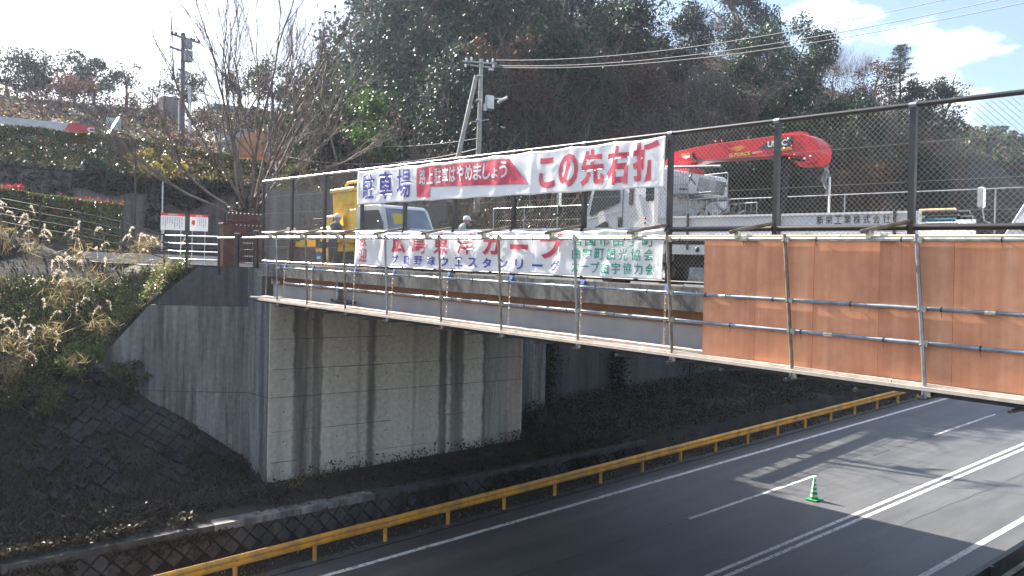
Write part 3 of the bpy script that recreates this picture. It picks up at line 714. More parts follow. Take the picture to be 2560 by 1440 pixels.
# ------------------------------------------------------------------ banners
FONT = None
def text_mesh(s, w, h, bold=.0, res=3, squeeze=True):
    """outline text as a flat mesh scaled to w x h, lower left corner at 0,0"""
    if any(c in '駐路島場歓迎野球観協岩業株新栄' for c in s): bold = min(bold, .008)
    elif any(c in '車東洋国宇' for c in s): bold = min(bold, .018)
    cu = bpy.data.curves.new('t', 'FONT'); cu.body = s; cu.size = 1; cu.offset = bold; cu.resolution_u = res; cu.fill_mode = 'FRONT'
    o = bpy.data.objects.new('t', cu); COL.objects.link(o)
    dg = bpy.context.evaluated_depsgraph_get(); me = bpy.data.meshes.new_from_object(o.evaluated_get(dg))
    vs = np.array([v.co[:] for v in me.vertices]) if len(me.vertices) else np.zeros((1, 3))
    lo = vs.min(0); hi = vs.max(0); V = (vs-lo)/np.maximum(hi-lo, 1e-6)*np.array([w, h, 1])
    F = [tuple(p.vertices) for p in me.polygons]
    bpy.data.objects.remove(o); bpy.data.curves.remove(cu); bpy.data.meshes.remove(me)
    return V, F
def cut_mesh(V, F, du):
    """cut a flat mesh at every du along x so that it can follow folds"""
    bm = bmesh.new(); vv = [bm.verts.new((float(v[0]), float(v[1]), 0)) for v in V]
    for f in F:
        try: bm.faces.new([vv[i] for i in f])
        except ValueError: pass
    bmesh.ops.triangulate(bm, faces=bm.faces)
    lo = min((v.co.x for v in bm.verts), default=0); hi = max((v.co.x for v in bm.verts), default=0)
    u = math.ceil(lo/du)*du
    while u < hi:
        bmesh.ops.bisect_plane(bm, geom=bm.verts[:]+bm.edges[:]+bm.faces[:], plane_co=(u, 0, 0), plane_no=(1, 0, 0), dist=1e-6); u += du
    lo = min((v.co.y for v in bm.verts), default=0); hi = max((v.co.y for v in bm.verts), default=0)
    u = math.ceil(lo/du)*du
    while u < hi:
        bmesh.ops.bisect_plane(bm, geom=bm.verts[:]+bm.edges[:]+bm.faces[:], plane_co=(0, u, 0), plane_no=(0, 1, 0), dist=1e-6); u += du
    bm.verts.index_update()
    V2 = [tuple(v.co) for v in bm.verts]; F2 = [tuple(v.index for v in f.verts) for f in bm.faces]; bm.free(); return V2, F2

class Banner:
    """cloth laced to the fence: u runs left to right (towards smaller y), v upwards"""
    def __init__(s, ya, yb_, z0, z1, ties, seed, amp):
        s.ya, s.yb, s.z0, s.z1, s.ties, s.seed, s.amp = ya, yb_, z0, z1, ties, seed, amp; s.W = ya-yb_; s.H = z1-z0
        rr = random.Random(seed); s.folds = []
        for k in range(ties*3):
            t = rr.uniform(0, s.W); s.folds.append((t, rr.uniform(-.9, .9), rr.uniform(.07, .14), rr.uniform(.3, 1)*(1 if rr.random() < .7 else -1), rr.uniform(0, 1)))
    def P(s, u, v, off=0):
        y = s.ya-u; f = v/s.H
        ph = u/s.W*s.ties; fr = ph-math.floor(ph)
        sagt = .030*math.sin(fr*PI)**1.0*f**4; sagb = .018*math.sin(fr*PI)*(1-f)**4
        x = .0
        # creases radiate from the ties on the upper edge
        du = (fr if fr < .5 else fr-1)*s.W/s.ties
        x += s.amp*.9*math.exp(-abs(du)*(2.2+6*(f)))*math.sin((du*7+(1-f)*2.2)+s.seed)
        for t, sl, w, a, fc in s.folds:
            q = (u-t-sl*(f-.5)*s.H)/w
            if abs(q) < 3: x += s.amp*.55*a*math.exp(-q*q)*(.35+.65*math.exp(-((f-fc)*1.8)**2))
        x += s.amp*1.2*noise.noise(Vector((u*1.3, v*2.2, s.seed)))+s.amp*.35*noise.noise(Vector((u*5+v*2, v*4, s.seed+4)))
        edge = min(1, f*6, (1-f)*8); x *= .35+.65*edge
        return (10.915-abs(s.amp)*1.3+x*1.0-off, y, s.z0+v-sagt+sagb+zb(y))
    def sheet(s, parent):
        nu, nv = int(s.W/.025), int(s.H/.03); mb = MB()
        mb.add([s.P(s.W*i/nu, s.H*j/nv) for j in range(nv+1) for i in range(nu+1)], [(j*(nu+1)+i, j*(nu+1)+i+1, (j+1)*(nu+1)+i+1, (j+1)*(nu+1)+i) for j in range(nv) for i in range(nu)], True)
        o = link('sheet', mb, VINYL, parent, fix=False)
        md = o.modifiers.new('thickness', 'SOLIDIFY'); md.thickness = .0015
        return o
    def lay(s, name, V, F, u0, v0, m_, parent, slope=0, label=None):
        V2, F2 = cut_mesh([(v[0]+u0, v[1]+v0+slope*v[0]) for v in V], F, .045)
        mb = MB(); mb.add([s.P(min(max(a[0], 0), s.W), min(max(a[1], 0), s.H), .014) for a in V2], F2, True)
        # smooth shading follows the cloth
        return link(name, mb, m_, parent, fix=False)
def chars(B, parent, text, boxes, m_, bold):
    for ch, (u0, v0, w, h) in zip(text, boxes):
        V, F = text_mesh(ch, w, h, bold); B.lay('letter', V, F, u0, v0, m_, parent)

def Yx(px, X):
    """where the plumb plane x = X is met by the sight line of picture column px near the rails"""
    v = M3 @ Vector(((px-1280)/FPX, (600-720)/FPX, 1)); return v.y/v.x*X

BX = 10.90
b1 = empty('banner', (10.9, 14, 9.5), 'upper white banner with blue and red letters laced to the top of the fence', 'banner')
B1 = Banner(19.10, 9.13, 9.435, 10.285, 9, 3.1, .012)
B1.sheet(b1)
def U1(px): return B1.ya-Yx(px, BX)*1.0
def bx(B, l, r, f0, f1): 
    u0 = B.ya-Yx(l, BX); u1 = B.ya-Yx(r, BX); return (u0, f0*B.H, u1-u0, (f1-f0)*B.H)
chars(B1, b1, '駐車場', [bx(B1, 905, 934, .14, .90), bx(B1, 945, 979, .12, .92), bx(B1, 990, 1025, .12, .93)], INKB, .024)
u0, u1, us, ut = U1(1040), U1(1270), U1(1074), U1(1318)
arrow = [(u0, .10*B1.H), (us, .10*B1.H), (us, .37*B1.H), (ut, .26*B1.H), (u1, .90*B1.H), (u1-.1, .91*B1.H), (u0+.05, .93*B1.H), (u0, .92*B1.H)]
B1.lay('arrow', [(a, b, 0) for a, b in arrow], [tuple(range(len(arrow)))], 0, 0, INKR, b1)
txt = '路上駐車はやめましょう'
edges = [1046, 1064, 1083, 1102, 1120, 1138, 1160, 1181, 1204, 1225, 1245, 1268]
class B1o(Banner): pass
for i, ch in enumerate(txt):
    sm = ch in 'ょ'
    u, v, w, h = bx(B1, edges[i]+1.5, edges[i+1]-1.5, .44+(.0 if not sm else .02), .86 if not sm else .70)
    V, F = text_mesh(ch, w, h, .022)
    V2, F2 = cut_mesh([(q[0]+u, q[1]+v) for q in V], F, .045)
    mb = MB(); mb.add([B1.P(a[0], a[1], .021) for a in V2], F2, True); link('letter', mb, WHITE, b1, fix=False)
chars(B1, b1, 'この先右折', [bx(B1, 1345, 1384, .13, .83), bx(B1, 1394, 1442, .13, .86), bx(B1, 1449, 1506, .11, .91), bx(B1, 1514, 1569, .11, .92), bx(B1, 1579, 1646, .12, .95)], INKR, .036)

b2 = empty('banner', (10.9, 14, 8.4), 'lower white banner with red, blue and green letters laced to the fence', 'banner')
B2 = Banner(19.16, 9.12, 7.91, 8.76, 8, 8.4, .017)
B2.sheet(b2)
chars(B2, b2, '歓迎', [bx(B2, 902, 918, .56, .97), bx(B2, 900, 919, .10, .52)], INKR, .022)
chars(B2, b2, '広島東洋カープ'[0:7], [bx(B2, 980, 1014, .40, .93), bx(B2, 1033, 1066, .40, .93), bx(B2, 1085, 1121, .40, .93), bx(B2, 1145, 1185, .41, .93), bx(B2, 1209, 1249, .41, .92), bx(B2, 1277, 1322, .56, .68), bx(B2, 1352, 1413, .36, .93)], INKR, .036)
s = 'プロ野球ウエスタンリーグ'
L_ = [982, 1011, 1038, 1069, 1103, 1139, 1172, 1209, 1249, 1292, 1333, 1379]; R_ = [997, 1025, 1057, 1089, 1123, 1158, 1196, 1229, 1272, 1311, 1359, 1403]
chars(B2, b2, s, [bx(B2, a, b, .09 if ch != 'ー' else .17, .33 if ch != 'ー' else .22) for ch, a, b in zip(s, L_, R_)], INKB, .022)
for row, (t, z0, z1) in enumerate((('岩国市由宇町', .66, .90), ('由宇町観光協会', .37, .61), ('カープ由宇協力会', .08, .32))):
    a, b = 1430, 1642; n = len(t); wd = (1/(a-0)) 
    ua, ub = B2.ya-Yx(a, BX), B2.ya-Yx(b, BX); st = (ub-ua)/n
    for i, ch in enumerate(t):
        k = ch == 'ー'
        V, F = text_mesh(ch, st*.74, B2.H*(.035 if k else z1-z0), .012); B2.lay('letter', V, F, ua+i*st+st*.1, B2.H*(z0 if not k else (z0+z1)/2), INKG, b2)
for B, bb in ((B1, b1), (B2, b2)):               # eyelets and cords
    for k in range(B.ties+1):
        u = min(B.W-.03, max(.03, B.W*k/B.ties)); p = Vector(B.P(u, B.H-.02, .004)); q = Vector((FX-.01, p.y+random.uniform(-.04, .04), p.z+.075))
        link('cord', MB().path([p, p.lerp(q, .5)+Vector((-.015, .01, .01)), q], .004, 5), INKK, bb)
        p = Vector(B.P(u, .02, .004)); q = Vector((FX+.02, p.y+.02, p.z-.07)); link('cord', MB().path([p, p.lerp(q, .5), q], .004, 5), INKK, bb)

# ------------------------------------------------------------------ crane truck (white cab facing left)
DZ = 7.66                                       # deck surface above datum
def dz(y): return DZ+zb(y)
tk = empty('crane_truck', (14, 9, dz(9)), 'white flatbed truck with a red folded crane boom parked along the near fence', 'truck')
def rbox_poly(poly, r=.06, n=4):
    """round the corners of a 2-D outline"""
    out = []; L = len(poly)
    for i in range(L):
        p = Vector(poly[i]); a = (Vector(poly[i-1])-p); b = (Vector(poly[(i+1) % L])-p)
        q = min(r, a.length*.45, b.length*.45); a = p+a.normalized()*q; b = p+b.normalized()*q
        for k in range(n+1):
            t = k/n; out.append(tuple((a*(1-t)+p*t)*(1-t)+(p*(1-t)+b*t)*t))
    return out
zc = dz(12)+.10
side = [(13.02, zc+.45), (13.04, zc+1.15), (12.98, zc+1.42), (12.80, zc+2.12), (12.62, zc+2.26), (10.95, zc+2.30), (10.85, zc+2.24), (10.85, zc+.45)]
def cab(parent, x0, x1, outline, glass_w, name='cab'):
    # shell with a slight tumblehome built from lofted side outlines
    out = rbox_poly(outline, .09); n = len(out); mb = MB(); vs = []
    zt = max(p[1] for p in out); zbm = min(p[1] for p in out)
    cols = [(x0+.05, -.05), (x0, 0), (x1, 0), (x1-.05, -.05)]
    def shr(p, k):
        c = (sum(q[0] for q in out)/n, sum(q[1] for q in out)/n); return (p[0]+(c[0]-p[0])*k, p[1]+(c[1]-p[1])*k)
    for xx, k in ((x0, .04), (x0+.05, 0), (x1-.05, 0), (x1, .04)):
        for p in out:
            q = shr(p, k); tum = max(0, (q[1]-zbm-1.0))*.06
            vs.append((xx+(tum if xx < (x0+x1)/2 else -tum), q[0], q[1]))
    fs = [tuple(range(n))[::-1], tuple(range(3*n, 4*n))]
    for r_ in range(3): fs += [(r_*n+i, r_*n+(i+1) % n, (r_+1)*n+(i+1) % n, (r_+1)*n+i) for i in range(n)]
    mb.add(vs, fs, False); return link(name, mb, WHP, parent)
cab(tk, 12.9, 15.05, side, None)
def panel_x(parent, name, poly, x, m_, th=.015, r=.05, zbm=None):
    return link(name, MB().prism(rbox_poly(poly, r), x-th, x, 'x'), m_, parent)
# side glazing (follows the tumblehome through two heights)
def panel_t(parent, name, poly, x0, zbm, m_, off=.006, r=.05, th=.012):
    out = rbox_poly(poly, r); n = len(out); mb = MB()
    f = lambda p, o: (x0+max(0, p[1]-zbm-1.0)*.06-o, p[0], p[1])
    mb.add([f(p, off+th) for p in out]+[f(p, off) for p in out], [tuple(range(n)), tuple(range(2*n-1, n-1, -1))]+[(i, (i+1) % n, n+(i+1) % n, n+i) for i in range(n)])
    return link(name, mb, m_, parent)
zb_ = zc+.45
panel_t(tk, 'side_window', [(12.82, zc+1.42), (12.70, zc+2.02), (12.02, zc+2.05), (11.98, zc+1.68), (12.25, zc+1.60)], 12.9, zb_, GLASSD)
panel_t(tk, 'quarter_window', [(12.83, zc+.98), (12.78, zc+1.12), (12.36, zc+1.30), (12.28, zc+1.26), (12.28, zc+.80), (12.7, zc+.80)], 12.9, zb_, BLK)
panel_t(tk, 'rear_window', [(11.72, zc+1.60), (11.72, zc+1.95), (11.63, zc+1.95), (11.63, zc+1.60)], 12.9, zb_, BLK, r=.03)
panel_t(tk, 'door_handle', [(11.99, zc+1.12), (11.99, zc+1.36), (11.90, zc+1.36), (11.90, zc+1.12)], 12.9, zb_, DGR, off=.012, r=.02)
panel_t(tk, 'vent_grille', [(11.28, zc+1.65), (11.28, zc+2.1), (11.02, zc+2.1), (11.05, zc+1.65)], 12.9, zb_, GLASSD, r=.05)
mb = MB()
for a, b in (((11.90, zc+.5), (11.90, zc+2.2)), ((12.9, zc+1.36), (11.96, zc+1.5))): mb.tube((12.885+max(0, a[1]-zb_-1)*.06, a[0], a[1]), (12.885+max(0, b[1]-zb_-1)*.06, b[0], b[1]), .006, n=5)
link('door_seam', mb, DGR, tk)
link('windscreen', MB().add([(13.05, 13.035, zc+1.40), (14.9, 13.035, zc+1.40), (14.82, 12.845, zc+2.06), (13.13, 12.845, zc+2.06), (13.05, 13.0, zc+1.40), (14.9, 13.0, zc+1.40), (14.82, 12.81, zc+2.06), (13.13, 12.81, zc+2.06)], [(0, 1, 2, 3), (7, 6, 5, 4), (0, 4, 5, 1), (1, 5, 6, 2), (2, 6, 7, 3), (3, 7, 4, 0)]), GLASSD, tk)
link('bumper', MB().bev(12.92, 12.95, zc+.42, 15.03, 13.12, zc+.72, .03), WHP, tk)
for xx in (13.15, 14.8): link('headlight', MB().bev(xx-.16, 13.06, zc+.78, xx+.16, 13.10, zc+.96, .02), CHR, tk)
mb = MB().path([(12.95, 13.05, zc+2.0), (12.7, 13.35, zc+2.0), (12.62, 13.5, zc+1.95), (12.62, 13.5, zc+1.6)], .014, 6); link('mirror_arm', mb, DGR, tk)
link('mirror', MB().bev(12.60, 13.46, zc+1.66, 12.67, 13.54, zc+1.98, .015), CHR, tk)
link('mirror', MB().lathe((12.62, 13.5, zc+1.45), [(.02, -.03), (.10, -.02), (.11, .03), (.02, .04)], 12), DGR, tk)
# chassis, wheels, deck
link('chassis', ybox(MB(), 13.3, 14.65, 4.9, 12.8, DZ+.5, DZ+.8), DGR, tk)
def wheel(parent, x, y, r=.42, w=.25, z=None):
    z = dz(y) if z is None else z
    t = link('wheel', MB().lathe((x, y, z+r), [(r*.55, 0), (r*.93, -.0), (r, w*.2), (r, w*.8), (r*.93, w), (r*.55, w)], 20, 'x'), BLK, parent)
    link('rim', MB().lathe((x, y, z+r), [(r*.1, -.005), (r*.5, -.005), (r*.56, .04), (r*.56, w-.04)], 16, 'x'), GALV, t)
for y in (12.2, 6.9): 
    wheel(tk, 12.98, y); wheel(tk, 14.75, y)
bz = DZ+1.04
link('bed_floor', ybox(MB(), 12.95, 15.05, 5.95, 10.72, bz-.10, bz), DGR, tk)
sp = MB(); prof_ = [(12.90, bz-.04), (12.90, bz+.09), (12.925, bz+.10), (12.925, bz+.37), (12.885, bz+.385), (12.885, bz+.42), (12.96, bz+.42), (12.96, bz-.04)]
def ext_y(mb, prof, y0, y1):
    n = len(prof); vs = [(p[0], y0, p[1]+zb(y0)) for p in prof]+[(p[0], y1, p[1]+zb(y1)) for p in prof]
    return mb.add(vs, [tuple(range(n)), tuple(range(2*n-1, n-1, -1))]+[(i, (i+1) % n, n+(i+1) % n, n+i) for i in range(n)])
link('side_gate', ext_y(MB(), prof_, 8.26, 10.92), WHP, tk); link('side_gate', ext_y(MB(), prof_, 5.98, 8.23), WHP, tk)
link('rear_gate', ybox(MB(), 12.95, 15.05, 5.93, 5.98, bz-.05, bz+.42), WHP, tk)
link('far_gate', ybox(MB(), 15.02, 15.07, 5.98, 10.9, bz-.05, bz+.42), WHP, tk)
link('corner_post', ybox(MB(), 12.87, 12.94, 10.93, 11.03, bz-.3, bz+1.15), WHP, tk)
link('side_skirt', ybox(MB(), 12.92, 12.95, 5.98, 10.9, bz-.30, bz-.12), WHP, tk)
for y in (6.5, 7.3, 8.3, 9.2, 10.0): link('side_lamp', MB().lathe((12.90, y, bz-.21+zb(y)), [(.02, 0), (.05, 0), (.05, .03)], 10, 'x'), BLK, tk)
for y in (8.245, 6.25, 10.2): link('strap', MB().cbox((12.872, y, bz+.12+zb(y)), .012, .05, .68), INKK, tk)
# lettering on the side gate
n_ = 8; a_, b_ = Yx(2037, 12.88), Yx(2228, 12.88)
for i, ch in enumerate('新栄工業株式会社'):
    st = (a_-b_)/n_; V, F = text_mesh(ch, st*.74, .135, .006); y0 = a_-i*st
    link('letter', MB().add([(12.918, y0-v[0], bz+.235+zb(y0-v[0])+v[1]) for v in V], F), INKK, tk, fix=False)
# crane: column, cage of stored guards, boom
link('crane_column', MB().prism([(13.7, dz(11)+1.0), (14.3, dz(11)+1.0), (14.25, dz(11)+2.5), (13.75, dz(11)+2.5)], 10.9, 11.35, 'y'), REDP, tk)
for k in range(4):
    y = 11.2+k*.06; link('control_lever', MB().tube((13.2, 10.95, zc+1.0+k*.06), (12.93, 11.3, zc+1.05+k*.09), .01, n=6).ball((12.93, 11.3, zc+1.05+k*.09), .028, .028, .028), REDP if k % 2 else BLK, tk)
def zz(y, z): return z
boom = [(11.55, 10.50), (11.58, 10.70), (11.50, 10.83), (11.32, 10.905), (10.5, 10.955), (8.75, 10.955), (8.45, 10.93), (8.22, 10.84), (8.10, 10.70), (8.06, 10.58), (8.09, 10.38), (8.35, 10.36), (8.40, 10.50), (8.80, 10.56), (10.6, 10.64), (10.95, 10.60), (11.10, 10.46), (11.38, 10.42)]
dzb = -.09
boom = [(a, b+dzb) for a, b in boom]
bo = MB(); out = rbox_poly(boom, .05, 3); n = len(out); vs = []
for xx, k in ((13.82, .05), (13.86, 0), (14.16, 0), (14.20, .05)):
    for p in out: vs.append((xx, p[0], p[1]+(0 if k == 0 else (-.012 if p[1] > 10.65 else .012))))
fs = [tuple(range(n)), tuple(range(4*n-1, 3*n-1, -1))]
for r_ in range(3): fs += [(r_*n+i, r_*n+(i+1) % n, (r_+1)*n+(i+1) % n, (r_+1)*n+i) for i in range(n)]
bo.add(vs, fs, False); BOOM = link('boom', bo, REDP, tk)
link('boom_section', MB().box(13.87, 8.5, 10.86+dzb, 14.15, 8.9, 10.985+dzb), REDP, BOOM)
for y, z in ((8.86, 10.86), (8.78, 10.70), (8.70, 10.86), (8.62, 10.72), (8.56, 10.55), (8.66, 10.50), (8.36, 10.47), (10.3, 10.985), (10.15, 10.985), (11.45, 10.75), (11.35, 10.55), (8.25, 10.5)):
    link('bolt', MB().ball((13.81, y, z+dzb), .022, .026, .026), CHR if random.random() < .6 else REDP, BOOM)
link('hook_block', MB().prism([(8.62, 10.46+dzb), (8.5, 10.34+dzb), (8.15, 10.33+dzb), (8.12, 10.40+dzb), (8.4, 10.42+dzb)], 13.85, 14.1, 'x'), REDP, BOOM)
link('boom_rest', MB().prism([(9.02, 10.5), (8.80, 10.5), (8.94, 9.1), (9.12, 9.1)], 13.9, 14.1, 'x'), BLK, tk)
def sticker(poly, m_, x=13.812, name='sticker'): link(name, MB().prism(poly, x-.004, x, 'x'), m_, BOOM)
sticker([(9.15, 10.84+dzb), (8.60, 10.90+dzb), (8.63, 10.70+dzb), (8.78, 10.68+dzb), (9.35, 10.74+dzb)], mat('charcoal_decal', (.05, .05, .055), .4))
sticker([(8.63, 10.72+dzb), (8.62, 10.655+dzb), (8.95, 10.66+dzb), (9.02, 10.70+dzb)], mat('orange_decal', (.75, .25, .03), .4), 13.808)
sticker([(9.98, 10.82+dzb), (9.70, 10.85+dzb), (9.62, 10.80+dzb), (9.78, 10.73+dzb)], mat('orange_decal', (.75, .25, .03), .4))
def btext(t, y0, y1, z0, z1, m_, bold=.03, x=13.804):
    V, F = text_mesh(t, y0-y1, z1-z0, bold); link('letters', MB().add([(x, y0-v[0], z0+dzb+v[1]+(-.0*v[0])) for v in V], F), m_, BOOM, fix=False)
btext('UNIC', 9.13, 8.72, 10.745, 10.86, WHITE, .04, 13.802)
btext('G-FORCE', 9.98, 9.50, 10.645, 10.715, mat('gold_decal', (.80, .55, .12), .4), .03, 13.806); btext('SAFETY', 9.46, 9.24, 10.66, 10.695, WHITE, .02, 13.806)
sticker([(11.15, 10.83+dzb), (10.93, 10.84+dzb), (10.93, 10.80+dzb), (11.15, 10.79+dzb)], mat('orange_decal', (.75, .25, .03), .4)); sticker([(11.13, 10.78+dzb), (10.93, 10.79+dzb), (10.93, 10.73+dzb), (11.05, 10.72+dzb)], WHITE)
link('boom_gauge', MB().path([(13.8, 10.86, 10.82+dzb), (13.8, 10.84, 10.74+dzb), (13.8, 10.78, 10.68+dzb), (13.8, 10.68, 10.65+dzb)], .022, 6), BLK, BOOM)
# steel cage racks standing on the bed
cg = empty('cage_rack', (13.6, 10.3, dz(10)+.92), 'galvanised wire cage racks of fittings loaded behind the truck cab', 'rack')
def grid_panel(mb, x, y0, y1, z0, z1, ny, nz, r=.006):
    y0 += .42; y1 += .42; x -= .15
    for i in range(ny+1): y = y0+(y1-y0)*i/ny; mb.tube((x, y, z0), (x, y, z1), r*(2 if i in (0, ny) else 1), n=5)
    for j in range(nz+1): z = z0+(z1-z0)*j/nz; mb.tube((x, y0, z), (x, y1, z), r*(2.4 if j in (0, nz) else 1), n=5)
    return mb
for x in (13.35, 14.6):
    link('cage_panel', grid_panel(MB(), x, 10.05, 10.62, 9.2, 9.80, 9, 4), GALV, cg); link('cage_panel', grid_panel(MB(), x, 10.05, 10.62, 9.86, 10.36, 9, 3), GALV, cg)
    link('cage_panel', grid_panel(MB(), x, 9.35, 10.0, 9.2, 9.72, 5, 3), GALV, cg)
link('cage_panel', MB().box(13.34, 10.42, 9.80, 14.5, 11.08, 9.84), GALVB, cg)
link('cage_beam', MB().tube((13.2, 11.04, 10.40), (13.2, 9.72, 10.30), .03), GALVB, cg); link('cage_beam', MB().tube((13.2, 11.04, 9.83), (13.2, 9.92, 9.83), .025), GALVB, cg)
for i in range(60):
    y = random.uniform(9.7, 11.0); z = random.choice([9.24, 9.24, 9.3, 9.9])+random.uniform(0, .2) if y > 10.45 else random.uniform(9.22, 9.4); x = random.uniform(13.4, 14.1)
    a = Vector((x, y, z)); b = a+Vector((random.uniform(-.2, .2), random.uniform(-.3, .3), random.uniform(-.05, .3)))
    link('fitting', MB().tube(a, b, random.uniform(.012, .03), n=6), random.choice([GALV, GALVB, CLAMP, RUSTY]), cg)
link('tool_box', MB().cbox((13.5, 10.15, 9.98), .3, .42, .26, Matrix.Rotation(.25, 3, 'X')), GALVB, cg)
bgp = empty('marker_pole', (13.3, 7.41, dz(7)+.9), 'white pole with a grey plastic bag tied to its top rising from the truck bed', 'pole')
link('pole', MB().tube((13.0, 7.41, 9.2), (13.0, 7.41, 9.90), .017, n=8), WHITE, bgp)
mb = MB(); vs = []
for j in range(9):
    for i in range(5):
        w = .02+.09*math.sin(PI*j/8)*(1+.3*math.sin(j*2.3)); vs.append((13.0+.03*math.sin(i*2.1+j), 7.44+(i/4)*w-.0+.02*math.sin(j*1.7), 10.12-j*.062))
mb.add(vs, [(j*5+i, j*5+i+1, j*5+5+i+1, j*5+5+i) for j in range(8) for i in range(4)], True); link('plastic_bag', mb, mat('grey_film', (.32, .32, .34), .35), bgp)
link('pole_arm', MB().tube((13.0, 7.41, 9.9), (13.0, 7.50, 9.98), .02, n=6), GALVB, bgp)
pk = empty('pipe_bundle', (13.6, 5.7, dz(6)+1.0), 'bundle of pipes and timbers sticking out behind the white truck bed', 'pipes')
for i, (m_, z) in enumerate(((LUMB, 9.28), (GALVX, 9.21), (mat('teal_pipe', (.05, .2, .22), .4), 9.14), (LUMB, 9.07), (DGR, 9.24), (DGR, 9.17))):
    link('pipe', MB().tube((13.1+.1*(i % 2), 5.98, z), (13.1+.1*(i % 2), 5.45-.1*(i > 3)*2, z-.01), .03, n=8), m_, pk)

# ------------------------------------------------------------------ second vehicle at the right edge
v2 = empty('van_truck', (14, 3, dz(3)), 'white truck cab with a blue side window cut off by the right edge', 'truck')
z2 = dz(4)
side2 = [(4.84, z2+.35), (4.88, z2+1.0), (4.76, z2+1.12), (4.47, z2+1.65), (4.2, z2+2.1), (3.9, z2+2.2), (1.9, z2+2.22), (1.9, z2+.35)]
cab(v2, 13.0, 14.8, side2, None)
panel_t(v2, 'side_window', [(4.54, z2+1.16), (4.30, z2+1.65), (4.08, z2+1.98), (3.1, z2+2.0), (3.1, z2+1.16)], 13.0, z2+.35, GLASSD)
link('mirror', MB().bev(12.86, 4.98, z2+1.50, 12.94, 5.06, z2+1.80, .02), WHG, v2); link('mirror_arm', MB().path([(12.9, 5.0, z2+1.5), (12.9, 4.98, z2+1.32), (13.0, 4.76, z2+1.2)], .012), GALV, v2)
link('fender', MB().bev(12.98, 4.5, z2+.55, 13.3, 5.3, z2+.95, .06), WHP, v2)
wheel(v2, 13.02, 4.3, .36, .22); wheel(v2, 14.5, 4.3, .36, .22); wheel(v2, 13.02, 1.9, .36, .22)

# ------------------------------------------------------------------ small silver truck and yellow inspection machine
v3 = empty('work_truck', (14.3, 22.5, dz(22)), 'small silver truck facing right in front of the yellow machine', 'truck')
z3 = dz(21.7); yf = 21.70
# outline in (y,z): windscreen leans back from y=yf
side3 = [(yf-.12, z3+.5), (yf-.14, z3+1.12), (yf+.02, z3+1.25), (yf+.42, z3+2.0), (yf+.60, z3+2.10), (yf+1.85, z3+2.12), (yf+1.92, z3+2.0), (yf+1.92, z3+.5)]
C3 = cab(v3, 13.4, 15.15, side3, None); C3.data.materials[0] = WHG
mb = MB(); f = lambda h: yf+.02+(h-1.25)*.533
mb.add([(13.47, f(1.30)-.014, z3+1.30), (15.08, f(1.30)-.014, z3+1.30), (14.98, f(1.98)-.014, z3+1.98), (13.57, f(1.98)-.014, z3+1.98), (13.47, f(1.30)+.01, z3+1.30), (15.08, f(1.30)+.01, z3+1.30), (14.98, f(1.98)+.01, z3+1.98), (13.57, f(1.98)+.01, z3+1.98)], [(0, 1, 2, 3), (7, 6, 5, 4), (0, 4, 5, 1), (1, 5, 6, 2), (2, 6, 7, 3), (3, 7, 4, 0)])
w3 = link('windscreen', mb, mat('hazy_windscreen', (.14, .19, .25), .12, 0, var=.5, scale=2.5, spec=.9), v3)
mb = MB(); 
for z0, z1, x0, x1, m_ in ((1.32, 1.40, 14.2, 14.95, 'blue_papers'), (1.32, 1.45, 13.9, 14.1, 'dashboard_box')):
    link(m_, MB().add([(x0, f(z0)-.02, z3+z0), (x1, f(z0)-.02, z3+z0), (x1-.15, f(z1)-.02, z3+z1), (x0+.05, f(z1)-.02, z3+z1)], [(0, 1, 2, 3)]), mat(m_, (.25, .52, .68), .5), w3)
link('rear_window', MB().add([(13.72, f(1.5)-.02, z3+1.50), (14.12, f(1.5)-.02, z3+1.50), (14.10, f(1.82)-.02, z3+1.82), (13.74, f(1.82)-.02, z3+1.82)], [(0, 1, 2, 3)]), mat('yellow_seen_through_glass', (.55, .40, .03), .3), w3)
link('wiper', MB().tube((13.7, f(1.34)-.03, z3+1.34), (14.3, f(1.42)-.03, z3+1.42), .008, n=4), BLK, w3)
panel_t(v3, 'side_window', [(yf+.18, z3+1.32), (yf+.52, z3+1.92), (yf+1.45, z3+1.94), (yf+1.5, z3+1.30), (yf+.9, z3+1.20)], 13.4, z3+.5, GLASSD)
panel_t(v3, 'door_seam', [(yf+.12, z3+.6), (yf+.12, z3+1.28), (yf+.14, z3+1.28), (yf+.14, z3+.6)], 13.4, z3+.5, DGR, r=.004)
link('mirror', MB().bev(13.12, yf+.05, z3+1.18, 13.30, yf+.13, z3+1.56, .02), DGR, v3); link('mirror_arm', MB().path([(13.2, yf+.09, z3+1.2), (13.25, yf+.2, z3+1.08), (13.42, yf+.3, z3+1.05)], .012), DGR, v3)
link('bumper', MB().bev(13.42, yf-.22, z3+.3, 15.13, yf-.1, z3+.55, .03), WHG, v3)
for x in (13.65, 14.9): link('headlight', MB().bev(x-.15, yf-.16, z3+.72, x+.15, yf-.12, z3+.92, .02), CHR, v3)
wheel(v3, 13.42, 22.4, .38, .22); wheel(v3, 14.85, 22.4, .38, .22); wheel(v3, 13.42, 25.2, .38, .22); wheel(v3, 14.85, 25.2, .38, .22)
link('chassis', MB().box(13.7, 22.5, z3+.45, 14.8, 26.2, z3+.7), DGR, v3)

